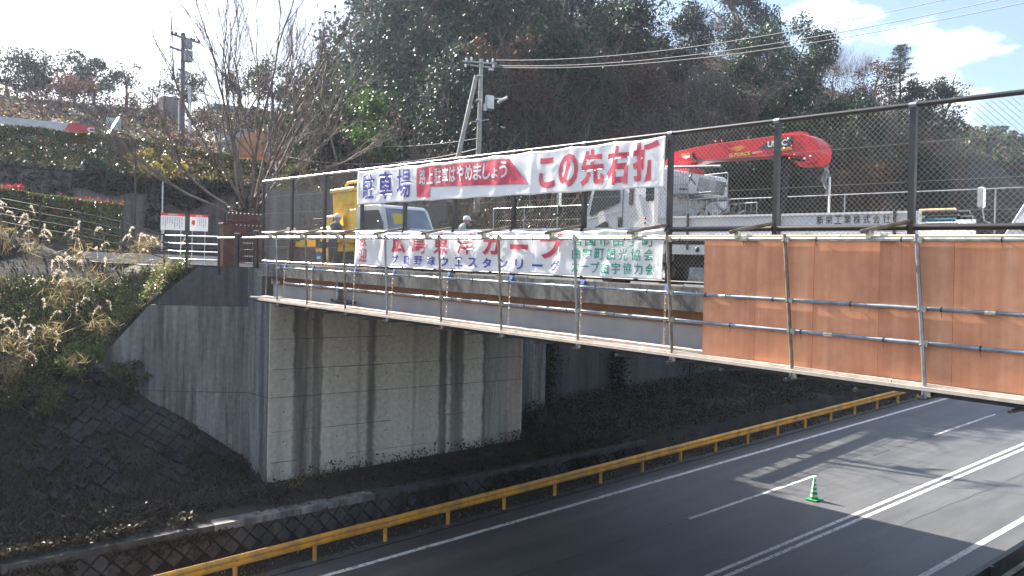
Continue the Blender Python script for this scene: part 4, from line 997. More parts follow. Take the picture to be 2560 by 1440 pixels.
ym = empty('yellow_machine', (14.2, 24.8, dz(25)+.6), 'yellow drilling rig with arm boxes mounted on the silver truck', 'machine')
za = dz(25)
Bx = lambda nm, *a, b=.02, m=YELM: link(nm, MB().bev(*a, b), m, ym)
Bx('tower', 13.75, 24.25, za+.9, 14.6, 25.25, za+2.55)
Bx('top_plate', 13.65, 24.2, 10.86, 14.7, 25.75, 10.98)
link('top_handle', MB().path([(14.0, 25.3, 10.98), (14.0, 25.3, 11.12), (14.0, 25.15, 11.2), (14.0, 24.3, 11.2)], .045, 8), YELM, ym)
link('tower_flange', MB().prism([(25.55, 9.85), (25.7, 10.85), (24.4, 10.85), (24.4, 10.45), (25.0, 10.42), (25.3, 10.2), (25.35, 9.85)], 13.72, 13.80, 'x'), YELM, ym)
Bx('arm_box', 13.5, 24.9, 9.75, 13.95, 25.65, 10.1); Bx('lower_box', 13.45, 24.85, 9.25, 13.95, 26.0, 9.72)
Bx('white_box', 13.35, 25.05, 9.28, 13.45, 25.35, 9.66, m=WHITE)
Bx('motor_housing', 13.6, 23.95, 9.3, 14.5, 24.3, 10.25)
Bx('cab_guard', 13.8, 23.72, 9.3, 14.9, 23.9, 10.3)
for k in range(5): link('hose', MB().path([(13.48, 24.95+.03*k, 10.12), (13.40, 24.85+.05*k, 10.0-.03*k), (13.45, 24.75+.06*k, 9.78)], .014, 5), BLK, ym)
link('valve_block', MB().bev(13.42, 24.62, 9.72, 13.55, 24.86, 10.08, .015), CHR, ym)
link('name_print', MB().add([(13.715, 25.15-v[0], 10.58+v[1]) for v in text_mesh('コニカパス', .45, .1, .01)[0]], text_mesh('コニカパス', .45, .1, .01)[1]), INKK, ym, fix=False) if False else None
link('turntable', MB().lathe((14.2, 25.0, za+.72), [(.1, 0), (.55, 0), (.55, .16), (.1, .16)], 20), YELM, ym)
link('outrigger', MB().path([(13.5, 25.3, 9.25), (13.4, 25.2, 8.95), (13.3, 25.0, 8.65), (13.25, 24.95, 8.4)], .10, 8), YELM, ym)
link('outrigger', MB().box(13.3, 26.6, 9.1, 13.6, 27.5, 9.32), YELM, ym)
link('operator_bar', MB().tube((13.45, 25.2, 10.0), (13.3, 26.2, 10.0), .016), BLK, ym)
link('pipe_stack', MB().tube((14.6, 23.6, 10.65), (14.6, 24.4, 10.65), .1), YELM, ym)
link('base_frame', MB().box(13.5, 23.9, za+.62, 14.9, 26.4, za+.74), YELM, ym)
link('rear_mast', MB().box(15.4, 22.9, 10.5, 15.55, 23.05, 11.6), DGR, ym)
link('mast_flag_plate', MB().box(15.5, 22.4, 11.25, 15.6, 22.6, 11.5), YELM, ym)

# ------------------------------------------------------------------ people
SKIN = mat('skin', (.50, .31, .22), .6); NAVY = mat('dark_work_clothes', (.05, .055, .07), .85, var=.3, scale=6); GREYJ = mat('grey_work_jacket', (.42, .43, .46), .8, var=.15, scale=6)
def skinmesh(name, pts, edges, radii, m_, parent, sub=2, root=0):
    me = bpy.data.meshes.new(name); me.from_pydata([tuple(p) for p in pts], edges, []); me.update()
    o = bpy.data.objects.new(name, me); COL.objects.link(o)
    sk = o.modifiers.new('s', 'SKIN'); sk.use_smooth_shade = True
    sv = me.skin_vertices[0].data
    for i, r in enumerate(radii): sv[i].radius = (r, r) if not isinstance(r, tuple) else r; sv[i].use_root = (i == root)
    ss = o.modifiers.new('ss', 'SUBSURF'); ss.levels = sub; ss.render_levels = sub
    me2 = bpy.data.meshes.new_from_object(o.evaluated_get(bpy.context.evaluated_depsgraph_get()))
    bpy.data.objects.remove(o); me2.name = name
    me2.transform(Matrix.Translation(-parent.location)); me2.materials.append(m_)
    for p in me2.polygons: p.use_smooth = True
    q = bpy.data.objects.new(name, me2); COL.objects.link(q); q.parent = parent; return q
def person(loc, face, lean, label, hand_l, hand_r, jacket, look=-.1):
    """standing worker; face = heading angle, lean = forward bend of the upper body"""
    p = empty('person', loc, label, 'person'); L = Vector(loc); F = Vector((math.cos(face), math.sin(face), 0)); S = Vector((-F.y, F.x, 0)); U = Vector((0, 0, 1))
    A = lambda f, s, u: L+F*f+S*s+U*u
    sl_, cl = math.sin(lean), math.cos(lean)
    T = lambda f, s, u: A(f*cl+(u-.95)*sl_, s, .95+(u-.95)*cl-f*sl_)
    pts = [A(0, 0, .95), T(0, 0, 1.12), T(.01, 0, 1.30), T(0, 0, 1.44), T(.015, 0, 1.53), T(.03, 0, 1.58),
           T(0, .19, 1.41), T(0, -.19, 1.41)]
    el = [(0, 1), (1, 2), (2, 3), (3, 4), (4, 5), (3, 6), (3, 7)]; rad_ = [(.155, .13), (.145, .12), (.165, .125), (.13, .10), .055, .05, .075, .075]
    for s, h in ((6, hand_l), (7, hand_r)):
        H = T(*h); sh = pts[s]; mid = sh.lerp(H, .5)+U*-.08-F*.03
        pts += [mid, H]; i = len(pts); el += [(s, i-2), (i-2, i-1)]; rad_ += [.05, .036]
    for s in (.1, -.1):
        pts += [A(0, s, .88), A(.03, s*1.1, .50), A(0, s*1.2, .10), A(.10, s*1.25, .05)]; i = len(pts)
        el += [(0, i-4), (i-4, i-3), (i-3, i-2), (i-2, i-1)]; rad_ += [.09, .065, .05, .045]
    skinmesh('body', pts, el, rad_, jacket, p)
    hc = T(.045+.0, 0, 1.66); hd = F*math.cos(look)+U*math.sin(look)
    mb = MB().ball(hc, .088, .088, .118, 14, 10).ball(hc+hd*.092-U*.012, .018, .018, .022, 8, 6)
    for s in (-.09, .09): mb.ball(hc+S*s, .018, .022, .032, 8, 5)
    hd_ = link('head', mb, SKIN, p)
    for s in (-.032, .032): link('eye', MB().ball(hc+hd*.078+S*s+U*.015, .011, .011, .009, 8, 5), INKK, hd_)
    link('mouth', MB().cbox(hc+hd*.082-U*.05, .02, .035, .008), SIGNR if False else NAVY, hd_)
    hat = MB(); pr = [(.120, .0), (.121, .03), (.115, .07), (.095, .11), (.055, .135), (.008, .142)]
    hat.lathe(hc+U*.02, pr, 18)
    br_ = [hc+U*.022+F*.05+S*.11, hc+U*.005+F*.165+S*.05, hc+U*.005+F*.165-S*.05, hc+U*.022+F*.05-S*.11]; hat.add([q for q in br_]+[q+U*.012 for q in br_], [(0, 1, 2, 3), (7, 6, 5, 4), (0, 4, 5, 1), (1, 5, 6, 2), (2, 6, 7, 3)])
    hh = link('helmet', hat, WHITE, p); link('helmet_rim', MB().lathe(hc+U*.015, [(.119, 0), (.1245, 0), (.1245, .012), (.119, .012)], 18), BLUEP, hh)
    for h in (hand_l, hand_r):                  # hands: palm, four fingers and a thumb
        H = T(*h); s0 = 1 if h is hand_l else -1; D = (F*.8-U*.35).normalized(); mb = MB().ball(H+D*.05, .042, .042, .03, 8, 6)
        for k in range(4):
            a = H+D*.075+S*((k-1.5)*.02); ln = (.05, .06, .055, .042)[k]; mb.tube(a, a+D*ln*.6, .010, n=6).tube(a+D*ln*.6, a+D*ln-U*.03, .009, .007, n=6)
        a = H+D*.03-S*s0*.03; mb.tube(a, a+D*.035-S*s0*.03, .011, .008, n=6)
        link('hand', mb, SKIN, p)
    return p
person((12.9, 24.1, dz(24.1)+.03), R(15), R(14), 'worker in white helmet and dark clothes operating the yellow machine', (.42, .16, 1.28), (.40, -.12, 1.22), NAVY)
person((15.8, 21.5, dz(21.5)+.12), R(-40), R(22), 'worker in white helmet and grey jacket bending forward right of the silver truck', (.32, .18, 1.05), (.30, -.16, 1.02), GREYJ, look=-.5)

# clutter on the deck seen through the lower part of the fence
def thing1(name, mb, m_, label, cat, group=None): return tag(link(name, mb, m_), label, cat, group)
tb = empty('timber_stack', (12.5, 8.6, dz(8)), 'stack of dark boards with orange edges under the truck beside the plywood', 'timber')
for k in range(7):
    link('board', MB().box(12.3, 7.6, dz(8)+.12*k+.02, 13.4, 9.2, dz(8)+.12*k+.06), [DGR, LUMB][k % 2], tb)
for k, (y, c_, lb) in enumerate(((24.0, LUMB, 'pale timber beam lying on the deck left of the machine'), (22.6, CONC, 'grey concrete kerb block on the deck behind the left end of the fence'), (21.0, CONC, 'grey concrete kerb block on the deck below the machine outrigger'))):
    thing1('kerb_block' if c_ is CONC else 'timber_beam', MB().bev(12.3, y-.5, dz(y)+.01, 12.6, y+.5, dz(y)+.24, .02), c_, lb, 'block' if c_ is CONC else 'timber')
bt = empty('plastic_bottle', (11.9, 24.1, dz(24)), 'blue and white bottle hanging behind the left end of the chain-link fence', 'bottle')
link('bottle_body', MB().lathe((11.9, 23.05, dz(23)+.3), [(.02, 0), (.05, .01), (.05, .2), (.02, .26), (.02, .3)], 12), BLUEP, bt); link('label_band', MB().lathe((11.9, 23.05, dz(23)+.36), [(.052, 0), (.052, .09)], 12), WHITE, bt)
rb = empty('road_barrier', (14.5, 26.6, dz(26.6)), 'low dark rail barrier across the deck behind the machine', 'barrier')
for z in (.3, .65, .95): link('rail', MB().tube((12.4, 27.2, dz(27)+z), (16.5, 27.2, dz(27)+z), .03), DGR, rb)
for x in (12.5, 14.0, 15.5): link('post', MB().tube((x, 27.2, dz(27)), (x, 27.2, dz(27)+1.0), .04), DGR, rb)
cr_ = empty('small_sign', (13.2, 27.6, dz(27)), 'small white card with a red heart on a brown post behind the fence', 'sign')
link('post', MB().box(13.1, 27.6, dz(27), 13.5, 27.7, dz(27)+1.0), DKBRN, cr_); link('card', MB().box(13.0, 27.55, 9.45, 13.32, 27.58, 9.76), WHITE, cr_)
hp = [(.16*math.sin(t)**3*.55, .55*(.13*math.cos(t)-.05*math.cos(2*t)-.02*math.cos(3*t)-.01*math.cos(4*t))) for t in np.linspace(0, 2*PI, 24, endpoint=False)]
link('heart', MB().prism([(13.16+a, 9.62+b) for a, b in hp], 27.54, 27.55, 'y'), SIGNR, cr_)

# ------------------------------------------------------------------ end of the bridge: pillar, gate, pipe fences

def at(px, py, D):
    """point on the sight line of photo position px,py at D metres level distance"""
    v = M3 @ Vector(((px-1280)/FPX, (py-720)/FPX, 1)); k = D/math.hypot(v.x, v.y); return CAMP+v*k
q = at(569, 560, 30.2)
pl = empty('bridge_pillar', (q.x, q.y, 8.34), 'dark brown steel pillar at the far left end of the bridge', 'pillar')
link('column', MB().bev(q.x-.21, q.y-.2, 8.2, q.x+.21, q.y+.2, q.z, .02), DKBRN, pl); link('cap', MB().bev(q.x-.23, q.y-.22, q.z+.002, q.x+.23, q.y+.22, q.z+.025, .005), DKBRN, pl)
gt = empty('bridge_gate', (10.8, 26, 8.35), 'dark iron grid gate between two black posts beside the brown pillar', 'gate')
a = at(593, 585, 27.6); b = at(640, 578, 27.2)
for p in (a, b): link('post', MB().tube((p.x, p.y, 8.3), (p.x, p.y, p.z), .075, n=12), FENCEP, gt); link('post_cap', MB().tube((p.x, p.y, p.z+.001), (p.x, p.y, p.z+.03), .085, n=12), GALV, gt)
for k in range(5):
    z = 8.45+k*.2; link('bar', MB().tube((a.x, a.y, z), (b.x, b.y, z), .014, n=5), FENCEP, gt)
for k in range(1, 8):
    p = a.lerp(b, k/8); link('bar', MB().tube((p.x, p.y, 8.45), (p.x, p.y, 9.25), .010, n=5), FENCEP, gt)
pf2 = empty('pipe_fence', (10, 28.5, 8.3), 'black post pipe fence with four bright rails left of the brown pillar', 'fence')
pp = [(at(548, 592, 29.3), 8.36), (at(467, 590, 30.1), 8.42), (at(411, 588, 31.2), 8.6), (at(305, 556, 31.6), 9.0), (at(205, 533, 32), 9.3), (at(100, 515, 32.4), 9.6), (at(0, 496, 33), 10.0), (at(-110, 470, 34), 10.4)]
for i, (p, z) in enumerate(pp):
    link('post', MB().tube((p.x, p.y, z-.3), (p.x, p.y, p.z+.05), .042, n=10), FENCEP, pf2)
    if i: 
        o, zo_ = pp[i-1]
        for k in range(4):
            h = k*.255; link('rail', MB().tube((o.x, o.y, o.z-h), (p.x, p.y, p.z-h), .021, n=8), GALV if i < 3 else FENCEP, pf2)  # sunlit bays get pale metal, shaded bays dark paint: light set by colour
p = at(545, 592, 29.3); 
bf = empty('picket_fence', (14, 34.5, 8.6), 'reddish brown picket fence with pale dots for its lit tops below the bare tree', 'fence')
for k in range(9):
    a = at(571+k*10.1, 531+k*.6, 37.0); link('picket', MB().box(a.x-.075, a.y-.02, 8.6, a.x+.075, a.y+.02, a.z), DKBRN, bf); link('lit_cap', MB().ball((a.x, a.y-.03, a.z-.02), .035, .03, .03), CHR, bf); link('lit_cap', MB().ball((a.x, a.y-.05, a.z-.49), .035, .03, .03), CHR, bf)  # bright metal balls paint in the sunlit tops of the pickets
a = at(568, 545, 36.8); b = at(652, 548, 37.0); 
for dz_ in (0, -.5): link('rail', MB().tube((a.x, a.y, a.z+dz_-.08), (b.x, b.y, b.z+dz_-.08), .04, n=6), DKBRN, bf)
# pale path and lawn strip behind the pipe fence
def patch(name, pts, m_, dz_=.02):
    mb = MB(); mb.add([(x, y, ground_z(x, y)+dz_) for x, y in pts], [tuple(range(len(pts)))]); return setting(name, mb, m_, fix=False)
mb = MB()
for x0, x1, y0, y1 in ((10.2, 18, 28.4, 35.3), (8.7, 18, 35.3, 38.6)):
    a_ = list(np.arange(x0, x1, .5)); b_ = list(np.arange(y0, y1, .5))
    mb.add([(x, y, ground_z(x, y)+.05) for y in b_ for x in a_], [(j*len(a_)+i, j*len(a_)+i+1, (j+1)*len(a_)+i+1, (j+1)*len(a_)+i) for j in range(len(b_)-1) for i in range(len(a_)-1)], True)
setting('path', mb, DIRT, fix=False)

# ------------------------------------------------------------------ notice boards
def board(px0, px1, py0, py1, yb, D, label, rows, head, logo=False):
    a = at(px0, py0, D); b = at(px1, py1, D); w = Vector((b.x-a.x, b.y-a.y, 0)); wl = w.length; u = w.normalized(); nn = Vector((u.y, -u.x, 0)); zt, zb2 = a.z, at(px0, py1, D).z
    e = empty('notice_board', (a.x, a.y, zb2-1.3), label, 'sign')
    def slab(name, s0, s1, z0, z1, o0, o1, m_, par=e):
        mb = MB(); vs = []
        for o in (o0, o1):
            for s, z in ((s0, z0), (s1, z0), (s1, z1), (s0, z1)): q = a+u*(s*wl)+nn*o; vs.append((q.x, q.y, z))
        mb.add(vs, [(3,2,1,0),(4,5,6,7),(0,1,5,4),(1,2,6,5),(2,3,7,6),(3,0,4,7)]); return link(name, mb, m_, par)
    H = zt-zb2
    bd = slab('board', 0, 1, zb2, zt, 0, .03, WHITE); slab('header', 0, 1, zt-.15*H, zt, .03, .034, SIGNR, bd)
    for s in (.12, .82): slab('leg', s, s+.035, zb2-1.6, zb2-.002, -.0, .05, WHG)
    def txt(t, s0, s1, z0, z1, m_):
        V, F = text_mesh(t, (s1-s0)*wl, z1-z0, .01); mb = MB(); mb.add([tuple(a+u*(s0*wl+v[0])+nn*.037+Vector((0, 0, z0+v[1]-a.z))) for v in V], F); link('lettering', mb, m_, bd, fix=False)
    txt(head, .3, .72, zt-.12*H, zt-.035*H, WHITE)
    n0 = 5 if logo else 9
    for i in range(n0):                          # columns of small vertical print
        s = (.42 if logo else .08)+i*(.105 if logo else .098); L = random.uniform(.35, .72)
        mb = MB(); z = zt-.22*H; zend = z-L*H
        while z > zend:
            hh = .022*H; 
            if random.random() < .85:
                q = a+u*(s*wl)+nn*.036; r2 = a+u*((s+.028)*wl)+nn*.036
                mb.add([(q.x, q.y, z-hh), (r2.x, r2.y, z-hh), (r2.x, r2.y, z), (q.x, q.y, z)], [(0, 1, 2, 3)])
            z -= hh*1.45
        if mb.v: link('text_column', mb, INKK, bd, fix=False)
    return e, a, u, nn, wl, H, zt
board(402, 462, 532, 574, 612, 36.5, 'wide white notice board with a red header, left of two by the retaining wall', 1, '（注意事項）')
e, a, u, nn, wl, H, zt = board(475, 520, 536, 577, 612, 37.0, 'smaller white notice board with a red header and red picture, right of two', 1, 'ご来場の皆様へ', True)
q = a+u*(.22*wl)+nn*.036+Vector((0, 0, -.5*H)); link('red_picture', MB().lathe_e((q.x, q.y, q.z), .10, .01, .11, 12, 6), SIGNR, e)
sq = at(407, 455, 36.8); sb_ = at(408, 590, 36.8)
tag(link('lamp_pole', MB().tube((sq.x, sq.y, sb_.z-.6), (sq.x, sq.y, sq.z), .035, n=8), GALV), 'thin pale pole rising behind the left notice board', 'pole')
# curved lamp post by the retaining wall
lp = at(337, 560, 38.5); mb = MB(); pts = [at(338, 600, 38.5), at(338, 470, 38.5), at(339, 400, 38.5), at(339, 362, 38.5), at(333, 348, 38.5), at(320, 338, 38.5), at(311, 334, 38.5)]
le = empty('street_lamp', pts[0], 'dark slender lamp post with a curved top in front of the ivy wall', 'street lamp')
link('pole', MB().path(pts, .045, 8, .6), DGR, le); link('lamp_head', MB().ball(pts[-1]+Vector((-.12, 0, -.02)), .16, .09, .05), DGR, le)

# ------------------------------------------------------------------ upper retaining wall
uw = empty('retaining_wall', (10, 42, 9), 'long concrete retaining wall hung with dark ivy behind the notice boards', 'wall')
UWM = concrete('upper_wall_concrete', (.22, .21, .20), (.055, .055, .05), amount=.85, scale=1.0)
edges_ = [-8, -2.4, 2.9, 8.0, 12.2, 16.6, 21.0, 25.5, 30.2]
for i, (x0, x1) in enumerate(zip(edges_[:-1], edges_[1:])):
    dy = .0+.03*(i % 2)
    for z0, z1 in ((8.0, 10.9), (10.92, 12.48)): link('wall_panel', MB().box(x0+.01, 42-dy, z0, x1-.01, 42.5, z1), UWM, uw)
link('coping_course', MB().box(-8, 41.9, 12.485, 30.2, 42.6, 12.6), CONCD, uw)
lw = empty('retaining_wall', (18, 36, 8.8), 'smaller grey retaining wall behind the yellow machine and the fence', 'wall')
for i in range(6):
    a = at(668+i*75, 470+i*3, 40); b = at(668+(i+1)*75-1, 473+i*3, 40)
    mb = MB(); mb.add([(a.x, a.y, 8.2), (b.x, b.y, 8.2), (b.x, b.y, 11.95), (a.x, a.y, 11.95+0*a.z), (a.x+.2, a.y+.4, 8.2), (b.x+.2, b.y+.4, 8.2), (b.x+.2, b.y+.4, 11.95), (a.x+.2, a.y+.4, 11.95)], [(0,1,2,3),(7,6,5,4),(0,4,5,1),(1,5,6,2),(2,6,7,3),(3,7,4,0)])
    link('wall_panel', mb, concrete('lower_wall_concrete', (.19, .19, .20), (.07, .07, .07), amount=.8) if i == 0 else bpy.data.materials['lower_wall_concrete'], lw)

# ------------------------------------------------------------------ leaves
def leaves(name, C, size, mats, parent=None, flat=0.0, aspect=.55, jitter=.35, idx=None):
    """C: N x 3 leaf centres (world or local); every leaf is one folded four-corner blade"""
    C = np.asarray(C, float); n = len(C)
    if n == 0: return None
    s = np.asarray(size, float)*(1+jitter*RNG.normal(size=n)).clip(.4, 1.9) if np.ndim(size) == 0 else np.asarray(size)
    d = RNG.normal(size=(n, 3)); d[:, 2] *= (1-flat); d /= np.linalg.norm(d, axis=1)[:, None]
    e = RNG.normal(size=(n, 3)); e -= (e*d).sum(1)[:, None]*d; e /= np.linalg.norm(e, axis=1)[:, None]
    f = np.cross(d, e)
    s = s[:, None]; w = s*aspect*.5
    P = np.stack([C-d*s*.5, C+e*w+f*w*.25, C+d*s*.5, C-e*w+f*w*.25], 1).reshape(-1, 3)
    me = bpy.data.meshes.new(name); me.vertices.add(4*n); me.vertices.foreach_set('co', P.ravel().astype(np.float32))
    me.loops.add(4*n); me.loops.foreach_set('vertex_index', np.arange(4*n, dtype=np.int32)); me.polygons.add(n)
    me.polygons.foreach_set('loop_start', np.arange(0, 4*n, 4, dtype=np.int32)); me.polygons.foreach_set('loop_total', np.full(n, 4, np.int32))
    ms = mats if isinstance(mats, (list, tuple)) else [mats]
    for m_ in ms: me.materials.append(m_)
    if idx is not None: me.polygons.foreach_set('material_index', np.asarray(idx, np.int32))
    me.update(calc_edges=True); me.validate()
    return me
def lobes(centre, rad, n, k, shell=.55, sub=.35, squash=.85):
    """n leaf centres clustered round k lumps that cover an ellipsoid"""
    c = np.asarray(centre, float); r = np.asarray(rad, float)
    v = RNG.normal(size=(k, 3)); v /= np.linalg.norm(v, axis=1)[:, None]; L = c+v*r*(.35+.65*RNG.random((k, 1))**.5)
    i = RNG.integers(0, k, n); w = RNG.normal(size=(n, 3)); w /= np.linalg.norm(w, axis=1)[:, None]
    sr = (sub*r.mean())*(.6+.8*RNG.random(k))
    return L[i]+w*(sr[i]*(shell+(1-shell)*RNG.random(n)**.5))[:, None]*np.array([1, 1, squash]), L
def leafobj(name, C, size, mats, parent=None, **k):
    me = leaves(name, C, size, mats, **k); o = bpy.data.objects.new(name, me); COL.objects.link(o)
    if parent is not None:
        me.transform(Matrix.Translation(-parent.location)); o.parent = parent
    return o

EVG = leafmat('evergreen_leaves', [(.016, .036, .018), (.026, .062, .022), (.018, .048, .028), (.055, .10, .025), (.026, .054, .02)], .5, .25, .3)
EVB = leafmat('blue_green_leaves', [(.02, .04, .03), (.03, .055, .045), (.045, .07, .05), (.025, .045, .035)], .5, .22, .3)
BRN = leafmat('dry_brown_leaves', [(.13, .06, .035), (.09, .048, .032), (.17, .085, .045), (.06, .035, .025), (.20, .11, .06)], .6, .35)
DBR = leafmat('dark_brush_leaves', [(.07, .034, .026), (.042, .032, .022), (.10, .05, .034), (.028, .034, .018)], .7, .25)
HEDG = leafmat('hedge_leaves', [(.04, .065, .022), (.07, .10, .03), (.05, .075, .028), (.12, .10, .045), (.085, .125, .04), (.17, .08, .045)], .28, .42, .7)
MIDG = leafmat('mid_green_leaves', [(.03, .06, .02), (.05, .09, .025), (.12, .20, .04), (.03, .05, .02)], .4, .4)
YELL = leafmat('yellow_autumn_leaves', [(.30, .26, .03), (.16, .20, .03), (.38, .20, .03), (.10, .14, .03)], .5, .45)
REDL = leafmat('red_young_leaves', [(.45, .03, .04), (.30, .03, .03), (.55, .06, .06)], .35, .4)
BRIG = leafmat('bright_green_leaves', [(.08, .16, .03), (.13, .22, .04), (.06, .12, .03), (.20, .28, .05)], .3, .45)
IVY = leafmat('ivy_leaves', [(.015, .025, .014), (.025, .035, .018), (.035, .028, .02), (.012, .02, .012)], .5, .15)
GRSD = leafmat('dry_grass_blades', [(.36, .27, .13), (.26, .19, .09), (.46, .37, .2), (.18, .16, .06)], .6, .45)
GRSG = leafmat('green_grass_blades', [(.10, .14, .04), (.16, .19, .05), (.07, .10, .03), (.22, .21, .08)], .5, .4)
PLUM = leafmat('pampas_plumes', [(.72, .64, .52), (.60, .50, .38), (.80, .74, .64)], .8, .55)
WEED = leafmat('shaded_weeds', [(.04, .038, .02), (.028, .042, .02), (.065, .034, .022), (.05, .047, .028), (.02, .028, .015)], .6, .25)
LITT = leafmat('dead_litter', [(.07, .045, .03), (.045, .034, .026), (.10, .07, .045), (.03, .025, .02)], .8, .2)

def branches(mb, p, d, L, r, depth, spread, up, rr, minr=.012, seg=3, kids=(2, 3), shrink=.72, n=5, tips=None):
    """grow one limb and its branches"""
    q = Vector(p); dd = Vector(d).normalized(); pts = [q.copy()]
    for i in range(seg):
        dd = (dd+Vector((rr.gauss(0, .10), rr.gauss(0, .10), rr.gauss(0, .06)+up*.08))).normalized(); q = q+dd*(L/seg); pts.append(q.copy())
    mb.path(pts, r, n if r > .03 else 3, .68 if depth > 0 else .3)
    if tips is not None and depth <= 1: tips.append(q.copy())
    if depth <= 0: return
    for k in range(rr.randint(*kids)+(1 if depth > 2 else 0)):
        t = rr.uniform(.35, 1.0) if k else 1.0
        f = t*seg; i = min(seg-1, int(f)); b = pts[i].lerp(pts[i+1], f-i); di = (pts[i+1]-pts[i]).normalized()
        u, w = perp(di); a = rr.uniform(0, 2*PI); s = rr.uniform(.5, 1)*spread
        nd = (di+(u*math.cos(a)+w*math.sin(a))*s+Vector((0, 0, up*.3))).normalized()
        branches(mb, b, nd, L*shrink*rr.uniform(.75, 1.15), max(minr*.6, r*(.66 if k == 0 else .5)), depth-1, spread, up, rr, minr, seg, kids, shrink, n, tips)

# ---- tree prototypes (built once at the origin, copied as objects with their own labels)
def treeproto(name, kind, seed, H=8, Rr=3, nleaf=5000, lsize=.2, mats=None, trunk_h=.3, lobk=22, bark=None, flat=.0):
    rr = random.Random(seed); e = empty(name, (0, 0, 0), kind, 'tree')
    mb = MB(); tips = []
    branches(mb, (0, 0, -.3), (rr.uniform(-.08, .08), rr.uniform(-.08, .08), 1), H*.5, H*.022+.03, 3, .75, .25, rr, tips=tips, seg=4)
    link('trunk', mb, bark or BARK, e, fix=False)
    C, L = lobes((0, 0, H*(trunk_h+(1-trunk_h)*.5)), (Rr, Rr, H*(1-trunk_h)*.5), nleaf, lobk, sub=.34, shell=.2)
    C = C+RNG.normal(size=C.shape)*.22
    me = leaves('crown', C, lsize, mats if isinstance(mats, list) else [mats], idx=RNG.choice(len(mats), nleaf, p=[.8]+[.2/(len(mats)-1)]*(len(mats)-1)) if isinstance(mats, list) and len(mats) > 1 else None)
    o = bpy.data.objects.new('crown', me); COL.objects.link(o); o.parent = e
    return e
PROTO = {}
PROTO['evergreen'] = [treeproto('evergreen_tree', 't', 11, 9, 3.4, 9000, .27, [EVG, EVB], .12, 40), treeproto('evergreen_tree', 't', 12, 10, 3.0, 9000, .27, [EVB, EVG], .1, 38)]
PROTO['brown'] = [treeproto('brown_leaved_tree', 't', 13, 7, 2.8, 3600, .22, [BRN, DBR], .15, 30, TWIG), treeproto('brown_leaved_tree', 't', 14, 6, 3.0, 3000, .2, [DBR, BRN], .15, 30, TWIG)]
def bare(seed, H, spread, depth, m_, name='bare_tree', r0=.12, shrink=.74, stems=1, up=.35, kids=(2, 3)):
    rr = random.Random(seed); e = empty(name, (0, 0, 0), 't', 'tree'); mb = MB(); mr = r0*.1
    for s in range(stems):
        a = 2*PI*s/max(1, stems)+rr.uniform(-.3, .3); tilt = 0.05 if stems == 1 else rr.uniform(.25, .6)
        branches(mb, (0, 0, -.2), (math.cos(a)*tilt, math.sin(a)*tilt, 1), H*.36, r0, depth, spread, up, rr, .008, 4, kids, shrink)
    link('branches', mb, m_, e, fix=False); return e
PROTO['bare'] = [bare(21, 9, .55, 5, TWIG), bare(22, 8, .6, 5, TWIGP, r0=.09)]
def conifer(seed, H=11):
    rr = random.Random(seed); e = empty('pine_tree', (0, 0, 0), 't', 'tree'); mb = MB(); C = []
    mb.path([(0, 0, -.5), (.1, .05, H*.4), (-.05, .1, H*.75), (0, 0, H)], .16, 7, .25)
    for k in range(46):
        f = .28+.72*(k/46)**.85; z = H*f; L = (1.05-f)*3.3*rr.uniform(.55, 1.2)+.35; a = k*2.4+rr.uniform(-.3, .3)
        p = Vector((0, 0, z)); q = p+Vector((math.cos(a)*L, math.sin(a)*L, L*.22)); m = p.lerp(q, .5)-Vector((0, 0, L*.06)); mb.path([p, m, q], .035, 4, .3)
        for j in range(5):
            t = .35+.65*j/4; c = p.lerp(q, t)+Vector((rr.gauss(0, .14), rr.gauss(0, .14), .06))
            C.append(np.array([tuple(c)])+RNG.normal(size=(34, 3))*[.24, .24, .09])
    link('trunk', mb, BARK, e, fix=False); me = leaves('crown', np.concatenate(C), .26, [EVB], aspect=.16); o = bpy.data.objects.new('crown', me); COL.objects.link(o); o.parent = e; return e
PROTO['pine'] = [conifer(15)]
PROTO['fan'] = [bare(26, 6.5, .42, 6, TWIG, r0=.045, shrink=.80, stems=5, up=.3), bare(27, 6.5, .5, 6, TWIG, r0=.04, shrink=.8, stems=4, up=.35)]
def put(kind, i, loc, sc, rz, label, group=None):
    pr_ = PROTO[kind][i % len(PROTO[kind])]
    if 'used' not in pr_: pr_['used'] = 1; pr_.location = loc; pr_.rotation_euler = (0, 0, rz); pr_.scale = (sc,)*3 if not isinstance(sc, tuple) else sc; pr_['label'] = label; o = pr_
    else: o = dup(pr_, loc, rz, sc, label)
    if group: o['group'] = group
    return o

# ---- the wooded hill: a brush mass and single trees standing out of it
def hillpt(px, y):
    """ground point under picture column px at world distance y"""
    v = M3 @ Vector(((px-1280)/FPX, (400-720)/FPX, 1)); x = v.x/v.y*y; return Vector((x, y, ground_z(x, y)))
EC, BC, DC, TW = [], [], [], []
rr = random.Random(5)
def thick(n, ylo, yhi, per, big, pxr=(800, 2440)):
    for k in range(n):
        px = rr.uniform(*pxr); y = rr.uniform(ylo, yhi); g = hillpt(px, y)
        if g.x > 215 or g.z < 7: continue
        r_ = big*rr.uniform(.6, 1.25); kind = rr.random(); ever = .62 if px < 1350 else .34
        wt = noise.noise(Vector((g.x*.06, g.y*.06, 5)))
        C, _ = lobes((g.x, g.y, g.z+r_*.7), (r_*1.1, r_*1.1, r_), per, 9, sub=.42)
        s = np.full(per, .0)
        if kind < ever+wt*.5: EC.append((C, .10+r_*.045))
        elif kind < .80: DC.append((C, .09+r_*.045))
        else: BC.append((C, .09+r_*.04))
thick(170, 31, 46, 520, 1.7); thick(180, 44, 62, 460, 2.6); thick(170, 58, 90, 420, 3.4)
thick(70, 29, 40, 420, 1.5, (1700, 2440))
